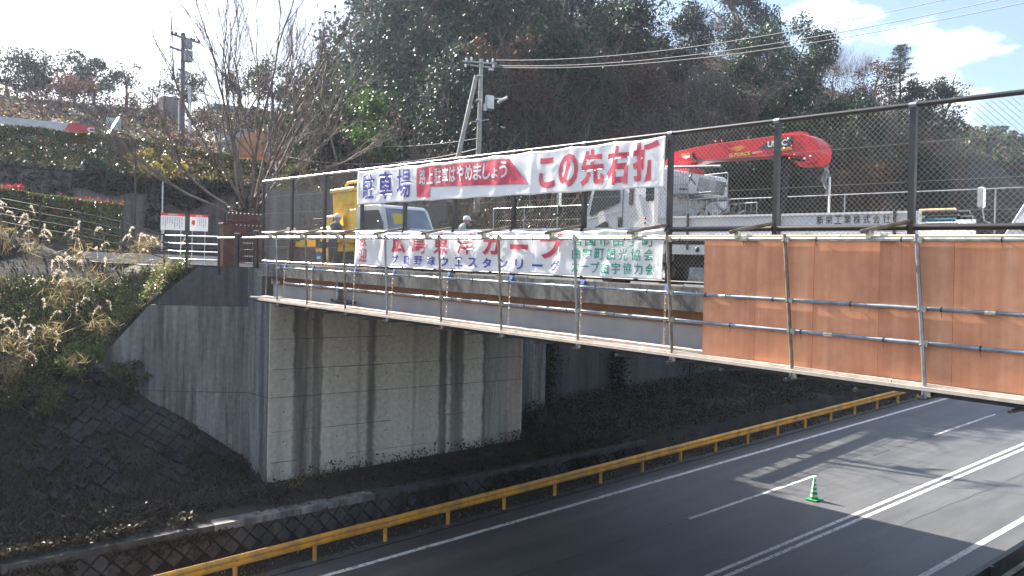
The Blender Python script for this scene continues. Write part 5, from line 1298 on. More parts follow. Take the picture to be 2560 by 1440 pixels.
for nm, A, m_, in (('evergreen_thicket', EC, EVG), ('brown_thicket', BC, BRN), ('dark_thicket', DC, DBR)):
    C = np.concatenate([a for a, b in A]); S = np.concatenate([np.full(len(a), b) for a, b in A])*(1+.3*RNG.normal(size=len(C))).clip(.4, 1.8)
    o = bpy.data.objects.new(nm, leaves(nm, C, S, m_)); COL.objects.link(o)
    tag(o, {'evergreen_thicket': 'mass of dark evergreen foliage covering the hillside', 'brown_thicket': 'patches of dry brown leaves among the hillside woods', 'dark_thicket': 'dull dark brushwood covering the hillside'}[nm], 'woodland', kind='stuff')
mb = MB()                                        # thin pale stems everywhere in the brush
for k in range(1500):
    px = rr.uniform(810, 2430); y = rr.choice([rr.uniform(30, 44), rr.uniform(40, 70)]); g = hillpt(px, y)
    if g.x > 205 or g.z < 7.5: continue
    h_ = rr.uniform(1.5, 5)*(1+y*.008); r0 = .012+y*.0005; lean = Vector((rr.gauss(0, .35), rr.gauss(0, .35), 1)).normalized()
    p = g; q_ = p+lean*h_*.5; t_ = q_+(lean+Vector((rr.gauss(0, .2), rr.gauss(0, .2), 0))).normalized()*h_*.5
    mb.path([p, q_, t_], r0, 3, .35)
    for j in range(3):
        b = q_.lerp(t_, rr.random()); mb.tube(b, b+Vector((rr.gauss(0, .5), rr.gauss(0, .5), rr.uniform(.3, 1))).normalized()*h_*.3, r0*.5, r0*.2, n=3, cap=False)
tag(link('brush_stems', mb, TWIG, fix=False), 'thin bare stems standing through the hillside brush', 'woodland', kind='stuff')

cols_ = [(845, 'above the yellow machine'), (930, 'above the blue letters'), (1030, 'above the red arrow'), (1130, 'left of the utility pole'), (1265, 'just right of the utility pole'), (1400, 'above the red hiragana'), (1560, 'above the last red letters'), (1720, 'above the boom base'), (1880, 'above mid boom'), (2020, 'above the boom tip'), (2140, 'left of the lone pine'), (2300, 'at the right shoulder')]
rows_ = [(39, 'low'), (52, 'midway up'), (68, 'high')]
kn = {'evergreen': 'dark evergreen tree', 'brown': 'rust-brown leafy tree', 'bare': 'leafless pale-twigged tree', 'pine': 'open-crowned pine'}
plan = {845: ('evergreen', 'evergreen', 'evergreen'), 930: ('evergreen', 'evergreen', 'evergreen'), 1030: ('bare', 'evergreen', 'evergreen'), 1130: ('evergreen', 'evergreen', 'evergreen'), 1265: ('brown', 'evergreen', 'bare'), 1400: ('brown', 'evergreen', 'evergreen'), 1560: ('brown', 'brown', 'evergreen'), 1720: ('bare', 'bare', 'evergreen'), 1880: ('evergreen', 'brown', 'evergreen'), 2020: ('brown', 'evergreen', 'bare'), 2140: ('brown', 'evergreen', 'brown'), 2300: ('evergreen', 'brown', 'evergreen')}
ti = 0
for px, where in cols_:
    for (y, high), kd in zip(rows_, plan[px]):
        y += (9 if px < 1320 else 0); g = hillpt(px+rr.uniform(-25, 25), y); sc = rr.uniform(.85, 1.15)*(1+max(0, y-40)*.006)*(1.15 if px < 1100 and y > 50 else 1)
        put(kd, ti, (g.x, g.y, g.z-.3), sc, rr.uniform(0, 6), '%s %s on the hill %s' % (kn[kd], high, where), 'trees on the wooded hill'); ti += 1
# silhouette trees
for px, y, kd, i, sc, lb in ((820, 58, 'evergreen', 0, 1.5, 'tall evergreen forming the left edge of the woods beside the bare tree'), (880, 70, 'evergreen', 1, 1.6, 'towering evergreen at the top left of the woods, cut by the upper frame edge'), (1990, 76, 'evergreen', 0, 1.5, 'round dark tree crown on the skyline above the boom tip'), (2110, 82, 'fan', 0, 1.25, 'bare fan-shaped tree against the sky beside the dark ridge crown'), (2050, 84, 'fan', 1, 1.35, 'thin leafless tree reaching over the skyline next to the ridge crown'), (2245, 70, 'pine', 0, 1.45, 'lone pine standing above the ridge against the clouds'), (2345, 66, 'evergreen', 1, 1.3, 'rounded evergreen at the right end of the ridge above the fence'), (2190, 75, 'brown', 0, 1.6, 'brown scrubby tree on the ridge left of the lone pine'), (2410, 60, 'fan', 0, .5, 'small bare tree at the foot of the right shoulder against the sky'), (1760, 82, 'fan', 1, 1.3, 'bare thicket tree on the skyline at the top centre right'), (1860, 80, 'evergreen', 1, 1.6, 'dark tree on the skyline left of the ridge crown')):
    g = hillpt(px, y); put(kd, i, (g.x, g.y, g.z-.5), sc, rr.uniform(0, 6), lb)

# ---- brighter shrub lit by the sun at the foot of the woods
def bush(name, c, r, n, ls, m_, label, cat='shrub', k=12, stems=True):
    e = empty(name, (c[0], c[1], c[2]), label, cat)
    C, L = lobes((c[0], c[1], c[2]+r[2]), r, n, k, sub=.4)
    leafobj('foliage', C, ls, m_, e)
    if stems:
        mb = MB(); rr_ = random.Random(int(c[0]*10))
        for i in range(7):
            a = Vector((c[0], c[1], c[2]-.1)); b = Vector(tuple(L[i % len(L)])); mb.path([a, a.lerp(b, .5)+Vector((rr_.gauss(0, .1), rr_.gauss(0, .1), 0)), b], .02+.008*r[2], 4, .4)
        link('stems', mb, BARK, e, fix=False)
    return e
q = at(925, 330, 46); bush('camellia_shrub', (q.x, q.y, q.z-1.6), (1.5, 1.3, 1.7), 2400, .17, MIDG, 'sunlit bright green shrub at the left foot of the woods')
q = at(760, 420, 45); bush('hedge_bush', (q.x, q.y, 12.0), (2.4, 1.0, .75), 3000, .12, HEDG, 'glossy low bush behind the top left corner of the chain-link fence')

# ---- hedges
def hedge(name, p0_, p1_, z0, z1, depth, n, ls, mats, idxp, label, trunks=0, wob=.25, base_gap=0):
    e = empty(name, (p0_[0], p0_[1], z0[0]), label, 'hedge'); t = RNG.random(n)
    px_, py_ = p0_[0]+(p1_[0]-p0_[0])*t, p0_[1]+(p1_[1]-p0_[1])*t
    zz0 = z0[0]+(z0[1]-z0[0])*t+base_gap; zz1 = z1[0]+(z1[1]-z1[0])*t
    # most leaves lie on the clipped faces and top
    u = RNG.random(n); v = RNG.random(n); face = RNG.random(n)
    dy = np.where(face < .45, -depth*(1-.18*RNG.random(n)), np.where(face < .75, depth*(2*u-1), depth*(2*u-1)*.9))
    zz = np.where(face < .45, zz0+(zz1-zz0)*v, np.where(face < .75, zz1-.12*(zz1-zz0)*v*v, zz0+(zz1-zz0)*v))
    wv = np.array([noise.noise(Vector((a*1.1, b*2.0, 3.3))) for a, b in zip(px_, zz)])
    zz = zz+wob*.6*wv*(zz-zz0)/(zz1-zz0+1e-6); dy = dy+wob*wv*.8
    C = np.stack([px_, py_+dy, zz], 1); leafobj('foliage', C, ls, mats, e, idx=RNG.choice(len(mats), n, p=idxp))
    mb = MB(); rr_ = random.Random(9); L = math.hypot(p1_[0]-p0_[0], p1_[1]-p0_[1])
    for i in range(int(L/.9)):
        f_ = (i+.5)/int(L/.9); x_ = p0_[0]+(p1_[0]-p0_[0])*f_+rr_.uniform(-.2, .2); y_ = p0_[1]+(p1_[1]-p0_[1])*f_
        za_ = z0[0]+(z0[1]-z0[0])*f_; zb__ = z1[0]+(z1[1]-z1[0])*f_
        for k in range(3): mb.path([(x_, y_, za_-.2), (x_+rr_.uniform(-.3, .3), y_-depth*.3, (za_+zb__)/2), (x_+rr_.uniform(-.6, .6), y_-depth*rr_.random()*.6, zb__-.15)], .035, 4, .4)
    link('stems', mb, BARK, e, fix=False); return e
hedge('clipped_hedge', (3.5, 45), (13.0, 45), (12.5, 12.5), (14.55, 14.70), .7, 22000, .13, [HEDG, EVG, BRN], [.72, .2, .08], 'tall glossy hedge along the top of the ivy wall at the left', base_gap=.25)
hedge('clipped_hedge', (13.0, 45), (22.5, 45), (12.5, 12.6), (14.70, 14.1), .7, 15000, .13, [HEDG, YELL, BRN, EVG], [.5, .22, .14, .14], 'autumn-tinted hedge on the ivy wall left of the bare tree', base_gap=.2)
hx = at(-330, 425, 36.5); hy = at(303, 512, 37.2)  # hedge carried on out of view, added to keep sun off the slope
hg = hedge('photinia_hedge', (hx.x, hx.y+.3), (hy.x-.15, hy.y), (10.2, 8.95), (hx.z-.05, hy.z-.05), 1.0, 44000, .085, [HEDG, REDL, BRIG, BRN], [.68, .03, .22, .07], 'dense clipped hedge with red tips at the left edge above the pampas grass', wob=.1)
C = []
for px in list(range(4, 60, 3))+[150, 165, 186, 190, 195, 205, 212, 222, 226, 233, 240, 246, 252, 258, 262, 268, 273, 277, 284, 290, 297, 301]:
    p = at(px, 466 if px < 60 else 478+(px-60)*.125, 36.4); 
    C.append(np.array(p)+RNG.normal(size=(10 if px < 60 else 5, 3))*[.06, .10, .05])
tag(leafobj('red_tips', np.concatenate(C), .07, REDL, hg), kind='stuff')
# yellow and orange shrubs standing on the wall between hedge and wall top
for px, py, r_, m_, lb in ((365, 410, .9, YELL, 'yellow-green shrub on the ivy wall left of the lamp post top'), (425, 425, .75, YELL, 'orange autumn shrub above the left notice board'), (240, 418, .55, EVG, 'low clipped dark bush beside the stair rail on the wall')):
    q = at(px, py, 43.4); bush('autumn_shrub' if m_ is YELL else 'clipped_bush', (q.x, q.y, 12.5), (r_, .5, r_*.75), 1400, .10, m_, lb)

def scatter(xr, yr, n, keep=None, h=(0, .1)):
    out = []
    while len(out) < n:
        x = random.uniform(*xr); y = random.uniform(*yr)
        if keep and not keep(x, y): continue
        out.append((x, y, ground_z(x, y)+random.uniform(*h)))
    return np.array(out)
def stuff(name, C, ls, m_, label, cat='weeds', **k):
    o = bpy.data.objects.new(name, leaves(name, C, ls, m_, **k)); COL.objects.link(o); return tag(o, label, cat, kind='stuff')
nz = lambda x, y, s, o: noise.noise(Vector((x*s, y*s, o)))
# ---- terraces: banner panel, stair rails, clipped bushes
bp_ = empty('banner_wall', (11, 56, 15.6), 'long grey-white field panel ending in a slanted red section with a letter C', 'panel')
def quadp(name, pts, D, m_, par, th=.08):
    P_ = [at(a, b, D) for a, b in pts]; mb = MB(); n = len(P_); off = Vector((-.2, -1, 0)).normalized()*-th
    mb.add([tuple(p) for p in P_]+[tuple(p+off) for p in P_], [tuple(range(n)), tuple(range(2*n-1, n-1, -1))]+[(i, (i+1) % n, n+(i+1) % n, n+i) for i in range(n)]); return link(name, mb, m_, par)
quadp('white_panel', [(-60, 285), (-60, 345), (151, 345), (171, 308)], 57, mat('field_panel_grey', (.52, .55, .58), .6, var=.12, scale=2), bp_)
quadp('red_panel', [(171.5, 308), (151.5, 345), (226, 346), (239, 316)], 57, mat('field_panel_red', (.55, .03, .05), .5), bp_)
V, F = text_mesh('C', .42, .30, .06); q = at(217, 329, 56.95); link('letter', MB().add([(q.x+v[0], q.y-.05, q.z+v[1]-.02) for v in V], F), WHITE, bp_, fix=False)
V, F = text_mesh('CARP', .40, .10, .03); link('letter', MB().add([(q.x+v[0], q.y-.05, q.z+v[1]-.16) for v in V], F), WHITE, bp_, fix=False)
q = at(281, 305, 57); tag(link('green_notice', MB().box(q.x-.35, q.y-.02, q.z-.45, q.x+.5, q.y+.02, q.z+.25), mat('pale_green_panel', (.50, .58, .54), .6)), 'pale green notice panel beside the upper stair rail', 'sign')
sr = empty('stair_rail', (13, 50, 14), 'pair of bright steel stair handrails climbing the terraced slope', 'handrail')
for dx in (0, 7):
    for (ax, ay, Da), (bx_, by, Db) in (((258+dx, 347, 51), (296+dx*.4, 293, 56)), ((190+dx, 428, 43.5), (222+dx, 386, 46.5)), ((222+dx, 386, 46.5), (258+dx, 347, 51))):
        a, b = at(ax, ay, Da), at(bx_, by, Db); link('handrail', MB().tube(a, b, .03, n=8), GALV, sr)
        for k in range(4): p = a.lerp(b, k/3); link('baluster', MB().tube(p, p-Vector((0, 0, 1.0)), .025, n=6), GALV, sr)
st_ = empty('stairs', (13.5, 52, 13), 'dark concrete stairs climbing the terraced slope beside the handrail', 'stairs')
for k in range(22):
    f_ = k/21; a = at(205+95*f_, 415-110*f_, 44.5+12*f_); z = ground_z(a.x, a.y)
    link('step', MB().box(a.x-.2, a.y, z-.2, a.x+2.2, a.y+.45, z+.14), CONCD, st_)
for px, py, D, r_, m_, lb in ((213, 300, 58, (1.9, 1.0, .75), HEDG, 'rounded yellow-green bush on the terrace above the red panel'), (375, 310, 57, (2.0, 1.0, .8), HEDG, 'wide clipped bush on the terrace right of the stair rail'), (385, 335, 55, (1.5, .8, .7), EVB, 'grey-green bush below the wide clipped bush on the terrace'), (355, 252, 74, (1.4, 1.2, 1.3), BRN, 'round pinkish-brown bush on the skyline left of the tall pole'), (470, 300, 60, (2.4, 1.2, 1.0), BRN, 'brown scrub at the foot of the tall pole'), (520, 350, 52, (2.5, 1.2, .9), BRN, 'dry brown scrub behind the bare tree on the terrace'), (100, 270, 68, (3.0, 1.2, .8), DBR, 'brown scrub under the skyline at the upper left'), (30, 280, 66, (2.5, 1.2, .7), BRN, 'pale brown scrub under the skyline at the left edge')):
    q = at(px, py, D); z = ground_z(q.x, q.y); bush('terrace_bush', (q.x, q.y, min(z, q.z-r_[2])), r_, 1700, .15, m_, lb)
q = at(430, 255, 76); bz_ = ground_z(q.x, q.y); tag(link('block_hut', MB().bev(q.x-.85, q.y-.4, bz_-.5, q.x+.85, q.y+.8, q.z+.35, .03), mat('hut_brown', (.24, .2, .19), .8, var=.3)), 'square brown hedge-like block on the skyline left of the tall pole', 'hut')
q0 = at(540, 258, 84); q1 = at(770, 262, 84)
hs = empty('long_building', (q0.x, q0.y, 21), 'long pale low building on the skyline behind the bare tree', 'building')
link('wall', MB().box(q0.x, q0.y, 19, q1.x, q0.y+2, q0.z-.45), WHG, hs); link('roof', MB().box(q0.x-.4, q0.y-.5, q0.z-.44, q1.x+.4, q0.y+2.4, q0.z-.1), mat('teal_roof', (.30, .42, .42), .6), hs)
for k in range(9): x_ = q0.x+.6+(q1.x-q0.x-1)*k/9; link('window', MB().box(x_, q0.y-.02, q0.z-1.9, x_+.7, q0.y-.001, q0.z-1.0), GLASSD, hs)
mb = MB()                                        # bare orange earth slope right of the bare tree
for (pts, D, nm, m_) in (([(590, 345), (600, 385), (770, 395), (790, 330), (700, 300)], 60, 'earth_slope', mat('orange_earth', (.40, .20, .10), .9, var=.3, scale=1.2)),):
    P_ = [at(a, b, D+.02*(345-b)) for a, b in pts]; mb = MB().add([tuple(p) for p in P_]+[(p.x, p.y+1, p.z-.5) for p in P_], [(0, 1, 2, 3, 4), (9, 8, 7, 6, 5)]); setting(nm, mb, m_)

stuff('terrace_brush', np.concatenate([scatter((-6, 36), (46.5, 80), 26000, lambda x, y: nz(x, y, .25, 21) > -.15, (0, .9)), scatter((-6, 36), (46.5, 80), 9000, None, (0, .3))]), .19, [BRN, HEDG, DBR, YELL], 'brown and green brush covering the terraced slope', 'weeds', idx=RNG.choice(4, 35000, p=[.38, .3, .25, .07]))
C = []
for k in range(150):
    x = rr.uniform(240, 330); y = rr.uniform(75, 135); z = -5+(62*math.exp(-((y-.16*x-72)/46)**2))*sstep(190, 300, x); c_, _l = lobes((x, y, z+2), (5, 5, 4), 260, 7); C.append(c_)
stuff('far_canopy', np.concatenate(C), 1.1, [EVG, BRIG, BRN], 'rounded tree canopy on the distant hill at the right', 'woodland', idx=RNG.choice(3, 39000, p=[.62, .14, .24]))

C = np.concatenate([lobes(tuple(at(rr.uniform(500, 800), rr.uniform(292, 318), rr.uniform(70, 80))), (1.6, 1.2, 1.0), 420, 8)[0] for k in range(26)])
stuff('skyline_scrub', C, .2, [BRN, DBR, HEDG], 'scrub in front of the long low building', 'weeds', idx=RNG.choice(3, len(C), p=[.5, .2, .3]))
# ---- skyline trees on the upper terrace
def strew(c, r, n, ls, mats, H, label, name='broadleaf_tree', seed=1, k=34, idxp=None, sub=.30):
    rr_ = random.Random(seed); e = empty(name, c, label, 'tree'); mb = MB(); C, L = lobes((c[0], c[1], c[2]+H-r[2]), r, n, k, sub=sub)
    top = Vector((c[0], c[1], c[2]+(H-r[2]*1.7)))
    mb.path([(c[0], c[1], c[2]-.4), (c[0]+.05, c[1], c[2]+.6), top], .06+.02*H, 6, .7)
    for q_ in L[:14]:
        q_ = Vector(tuple(q_)); mid = top.lerp(q_, .5)+Vector((rr_.gauss(0, .15), 0, rr_.gauss(0, .15))); mb.path([top, mid, q_], .02+.007*H, 4, .35)
    link('trunk', mb, BARK, e, fix=False); ms = mats if isinstance(mats, list) else [mats]
    leafobj('crown', C, ls, ms, e, idx=RNG.choice(len(ms), n, p=idxp) if idxp else None); return e
def sky_tree(px, pyb, pyt, w, D, n, ls, mats, label, seed, name='broadleaf_tree', crown=.62, **k):
    b = at(px, pyb, D); t_ = at(px, pyt, D); H = t_.z-b.z; rx_ = w*D/FPX*.5*1.28; return strew((b.x, b.y, b.z), (rx_*.85, rx_*.85, H*crown*.5), n, ls, mats, H, label, name, seed, **k)
sky_tree(15, 248, 132, 130, 78, 5200, .19, [EVB, EVG], 'evergreen tree on the skyline cut by the left edge', 31, crown=.85, idxp=[.7, .3])
sky_tree(72, 245, 172, 60, 80, 1500, .15, [EVB], 'small thin tree on the skyline between the two big left crowns', 32, crown=.8)
sky_tree(152, 250, 128, 150, 78, 6500, .19, [EVB, EVG], 'broad evergreen crown, largest of the trees on the left skyline', 33, crown=.9, idxp=[.6, .4])
sky_tree(235, 250, 150, 110, 79, 4600, .19, [EVB, EVG], 'darker right half crown joined to the broad skyline evergreen', 34, crown=.85, idxp=[.75, .25])
sky_tree(186, 252, 195, 110, 72, 2600, .16, [BRN], 'low pinkish-brown tree in front of the broad skyline evergreen', 35, crown=.7)
sky_tree(315, 266, 150, 62, 78, 900, .15, [BRN, EVG], 'slender sparse tree standing alone on the skyline', 36, crown=.62, idxp=[.5, .5])
sky_tree(452, 268, 170, 105, 70, 3000, .15, [EVB, HEDG], 'loose grey-green tree around the tall dark pole', 37, crown=.8, idxp=[.6, .4])
sky_tree(680, 285, 160, 150, 66, 4200, .17, [EVB, HEDG], 'evergreen tree behind the bare tree crown', 38, crown=.7, idxp=[.5, .5])
sky_tree(600, 262, 180, 90, 74, 1800, .15, [EVB, BRN], 'thin evergreen far behind the bare tree', 39, crown=.7, idxp=[.6, .4])
mb = MB()
for k in range(60):
    p = at(60+k*8.5+rr.uniform(-3, 3), 255+k*.35, 76); hgt = rr.uniform(.8, 2.0); mb.path([(p.x, p.y, p.z-.6), (p.x+.1, p.y, p.z+hgt*.4), (p.x+rr.uniform(-.3, .3), p.y, p.z+hgt)], .03, 3, .3)
tag(link('skyline_saplings', mb, TWIG, fix=False), 'row of thin saplings along the left skyline', 'saplings', kind='stuff')

# ---- the great bare tree
bt_ = at(622, 560, 40.5); e = empty('bare_tree', (bt_.x, bt_.y, 9.0), 'large leafless spreading tree rising in front of the ivy wall, left of the woods', 'tree')
mb = MB(); rr2 = random.Random(44)
for i in range(4): mb.path([(bt_.x, bt_.y, 8.6), (bt_.x+.1*math.cos(i*1.6), bt_.y+.1*math.sin(i*1.6), 10.2), (bt_.x+.35*math.cos(i*1.6), bt_.y+.3*math.sin(i*1.6), 11.6)], .24, 8, .62)
link('trunk', mb, BARK, e, fix=False); mb = MB()
base = Vector((bt_.x, bt_.y, 11.0))
for i in range(15):
    a = 2*PI*i/15+rr2.uniform(-.2, .2); tilt = [.25, .75, 1.5, 2.6][i % 4]*rr2.uniform(.8, 1.1)
    branches(mb, base+Vector((math.cos(a)*.25, math.sin(a)*.25, rr2.uniform(-.6, .7))), (math.cos(a)*tilt, math.sin(a)*tilt*.8, 1), rr2.uniform(3.1, 4.1)*(1.32 if i % 4 < 2 else 1), .068, 5, .42, .30, rr2, .0075, 4, (2, 3), .70)
link('branches', mb, TWIG, e, fix=False)
C, _ = lobes((bt_.x, bt_.y, 10.2), (.7, .6, 1.5), 2600, 12, sub=.5); leafobj('ivy', C, .11, IVY, e)
for px, py, D, sc, i_, lb in ((780, 300, 55, 1.1, 0, 'leafless slender tree between the big bare tree and the woods'), (845, 300, 50, .9, 1, 'pale-branched bare tree leaning before the left edge of the woods'), (700, 420, 46, .55, 0, 'small twiggy tree on the bank behind the fence corner'), (545, 300, 58, .8, 1, 'thin bare tree left of the big bare tree on the terrace')):
    q = at(px, py, D); put('bare', i_, (q.x, q.y, q.z-3.5*sc), sc, rr.uniform(0, 6), lb)

# ---- ivy on walls
def ivy_on(name, fn, n, ls, m_, par):
    C = np.array([fn() for _ in range(n)]); leafobj(name, C, ls, m_, par, aspect=.8)
def uwivy():
    x = random.uniform(-3, 26); top = 12.7; depth = 1.1+1.3*noise.noise(Vector((x*.45, 0, 7)))+ (2.2 if x < 9.5 else 0)+(1.6 if 12.6 < x < 13.6 else 0)+(1.5 if 17 < x < 20 else 0)
    return (x, 41.9-random.random()*.18, top-abs(random.random())**1.0*max(.25, depth))
ivy_on('ivy', uwivy, 15000, .13, IVY, uw)
def rwivy():
    x0 = random.choice([24.7, 24.9, 29.2, 29.5, 35]); w = .38 if x0 < 30 else .8
    return (x0+random.gauss(0, w), 27.2-random.random()*.25, random.uniform(1.3, 7.9))
ivy_on('ivy', rwivy, 6500, .10, IVY, rw)

# ---- slope: concrete blocks, litter, weeds
sl_e = empty('slope_paving', (8, 24.5, 3), 'grid of tilted square concrete blocks, half overgrown, on the dark slope left of the abutment', 'paving')
sbl = MB(); g_ = .21; sbl.add([(0, g_, .03), (g_, 0, .03), (0, -g_, .03), (-g_, 0, .03), (0, g_*1.0, -.05), (g_, 0, -.05), (0, -g_, -.05), (-g_, 0, -.05)], [(0, 3, 2, 1), (0, 1, 5, 4), (1, 2, 6, 5), (2, 3, 7, 6), (3, 0, 4, 7)])
sbm = tomesh('block', sbl); sbm.materials.append(mat('slope_block', (.036, .037, .04), .9, var=.5, scale=1.1, bump=.4, bscale=18)); n_b = 0
ang = math.atan(.88); ca, sa = math.cos(ang), math.sin(ang); stp = .235
for j in range(0, 40):
    for i in range(0, 64):
        s = j*stp; x = 2.6+i*stp*1.0
        if (i+j) % 2: continue
        y = 25.75+s*ca; z = 1.9+.88*(y-26.4)
        if y > 30 or n_b >= 290: continue
        lim = 11.4-(y-26.6)/.842 if y > 26.6 else 11.4
        if x > lim-.2 or abs(ground_z(x, y)-z) > .35: continue
        ivyd = noise.noise(Vector((x*.55, y*.6, 12)))
        if ivyd > .06 or x < 4.6+rr.random()*2.5: continue
        place('block', sbm, sl_e, (x, y, z+.10+rr.uniform(-.03, .02)), (ang+rr.uniform(-.03, .03), rr.uniform(-.04, .04), rr.uniform(-.05, .05))); n_b += 1
wl_y = lambda x: 26.62-(x-11.4)*.842            # line of the wing wall
front = lambda x, y: (x > 11.4 and y < 24.9) or (x <= 11.4 and y < wl_y(x)-.15)
stuff('leaf_litter', scatter((-3, 24), (21.9, 30), 16000, lambda x, y: front(x, y) and nz(x, y, .5, 2) > -.35, (0, .12)), .085, LITT, 'dead leaves and stalks lying over the shaded slope and berm', 'litter')
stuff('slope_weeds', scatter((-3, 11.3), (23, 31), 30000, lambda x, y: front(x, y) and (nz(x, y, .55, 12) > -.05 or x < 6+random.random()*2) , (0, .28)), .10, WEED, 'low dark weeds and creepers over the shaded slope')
def stalks(n, xr, yr, keep, hr, rad_, m_, name, label, lean=.4):
    mb = MB(); k = 0
    while k < n:
        x = random.uniform(*xr); y = random.uniform(*yr)
        if not keep(x, y): continue
        k += 1; z = ground_z(x, y); h = random.uniform(*hr); p = Vector((x, y, z)); dd = Vector((random.gauss(0, lean), random.gauss(0, lean), 1)).normalized()
        q_ = p+dd*h*.55; dd2 = (dd+Vector((random.gauss(0, .4), random.gauss(0, .4), -.15))).normalized(); mb.path([p, q_, q_+dd2*h*.45], rad_, 3, .3)
    return tag(link(name, mb, m_, fix=False), label, 'weeds', kind='stuff')
stalks(1300, (-3, 11.3), (23, 31), front, (.3, 1.1), .007, TWIG, 'dead_stalks', 'dead brown stalks bristling over the shaded slope', .6)
stalks(1600, (22, 55), (21.9, 27.0), lambda x, y: True, (.3, 1.2), .009, TWIG, 'dead_stalks', 'tangled dry stems on the bank behind the guardrail', .7)
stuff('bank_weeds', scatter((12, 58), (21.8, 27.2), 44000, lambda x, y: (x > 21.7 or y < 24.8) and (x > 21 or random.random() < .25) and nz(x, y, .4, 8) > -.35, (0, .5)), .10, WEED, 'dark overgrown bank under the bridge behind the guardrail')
stuff('cap_creepers', np.concatenate([scatter((-4, 8.0), (21.7, 22.6), 6500, lambda x, y: nz(x, y, .9, 31) > -.25, (.0, .22)), scatter((15.5, 24), (21.75, 22.6), 2600, None, (0, .14))])+[0, 0, .12], .10, WEED, 'creepers and litter spilling over the low wall cap')
stuff('verge_grass', scatter((0, 60), (20.5, 21.7), 15000, lambda x, y: nz(x, y, .7, 4) > -.22, (0, .10)), .10, [LITT, GRSD, WEED], 'dry grass and litter along the verge under the guardrail', 'grass', idx=RNG.choice(3, 15000, p=[.5, .15, .35]), aspect=.25)
C = []
while len(C) < 5200:
    x = random.uniform(-2, 24); u_ = nz(x, 0, .8, 41)
    if (9 < x < 14 and random.random() < .85) or u_ < -.12: continue
    zt_ = capz(x); C.append((x, 21.80-random.random()*.13, zt_-.1-abs(random.gauss(0, .22+.3*max(0, u_)))))
stuff('wall_creepers', np.array(C), .085, WEED, 'dark creepers hanging over the diamond blocks of the low wall')
C = []
while len(C) < 3600:
    x = random.uniform(-2, 24); C.append((x, 21.75-random.random()*.3, zr(x)+random.random()**2*.3))
stuff('wall_foot_weeds', np.array(C), .10, [LITT, WEED, GRSD], 'litter and weeds along the foot of the low block wall', 'litter', idx=RNG.choice(3, 3600, p=[.5, .4, .1]), aspect=.35)
# tuft at the foot of the abutment
stuff('dry_tufts', np.concatenate([np.array([c_])+RNG.normal(size=(420, 3))*[.28, .16, .14]+[0, 0, .12] for c_ in ((12.7, 24.6, 1.5), (13.3, 24.7, 1.5), (11.9, 24.2, 1.4))]), .16, GRSD, 'dry grass tufts at the foot of the abutment', 'grass', aspect=.12)

# ---- sunlit vegetation behind the wing wall and the slope crest
beh = lambda x, y: y > wl_y(x)+.25 if x > 7.4 else y > 29.4
sunk = lambda x, y: beh(x, y) and x < 10.2-.1*max(0, y-28)
stuff('sunlit_brush', scatter((0.5, 10.2), (27.6, 34.0), 42000, lambda x, y: sunk(x, y) and nz(x, y, .8, 6) > -.4, (0, .42)), .085, [GRSG, HEDG, BRIG, GRSD], 'sunlit low brush of green and yellow leaves on the bank above the wing wall', 'weeds', idx=RNG.choice(4, 42000, p=[.26, .42, .16, .16]))
stuff('dry_grass', scatter((1.5, 10.2), (27.6, 34.0), 5500, lambda x, y: sunk(x, y) and nz(x, y, .6, 16) > -.1, (.0, .35)), .24, [GRSD, GRSG], 'dry blond grass blades on the sunlit bank', 'grass', idx=RNG.choice(2, 5500, p=[.72, .28]), aspect=.05)
for px, py, D, r_, n, m_, lb in ((30, 705, 29.5, (1.3, .9, .9), 3400, HEDG, 'glossy dark green shrub at the left edge of the sunlit bank'), (205, 720, 30, (.7, .5, .45), 1600, BRIG, 'leafy green shrub below the long dry grass'), (330, 715, 30, (.6, .5, .35), 1400, HEDG, 'small leafy shrub in the middle of the sunlit bank'), (90, 800, 28.6, (1.0, .7, .5), 1900, HEDG, 'low shrub at the lower left of the sunlit bank'), (430, 690, 30.6, (.5, .4, .25), 1000, GRSG, 'yellow-green bush beside the top of the wing wall')):
    q = at(px, py, D); bush('bank_shrub', (q.x, q.y, min(q.z-r_[2], ground_z(q.x, q.y)+.5)), r_, n, .085, m_, lb)
def pampas(px, py, D, n, label, hh=.9):
    b = at(px, py, D); z = b.z-hh; e = empty('pampas_grass', (b.x, b.y, z), label, 'pampas grass', 'pampas grass clumps on the sunlit bank'); C = []; mb = MB()
    for i in range(n):
        p = Vector((b.x+random.gauss(0, .15), b.y+random.gauss(0, .12), z-.3)); t_ = Vector((b.x+random.gauss(0, .30), b.y+random.gauss(0, .2), b.z+random.gauss(0, .16))); mb.path([p, p.lerp(t_, .6)+Vector((0, 0, .08)), t_], .006, 3, .6)
        dr = Vector((random.uniform(-.5, .5), random.uniform(-.3, .3), -.25)).normalized()
        for k in range(60):
            f_ = k/60; c_ = t_+dr*(f_*.34)+Vector((0, 0, .13*math.sin(f_*PI))); C.append(tuple(c_+Vector((random.gauss(0, .013), random.gauss(0, .013), random.gauss(0, .018)))))
    link('stalks', mb, GRSD, e, fix=False); leafobj('plumes', np.array(C), .05, PLUM, e, aspect=.3)
    D_ = np.array([(b.x, b.y, z+.30)])+RNG.normal(size=(90, 3))*[.20, .18, .16]; leafobj('blades', D_, .34, GRSD, e, aspect=.035)
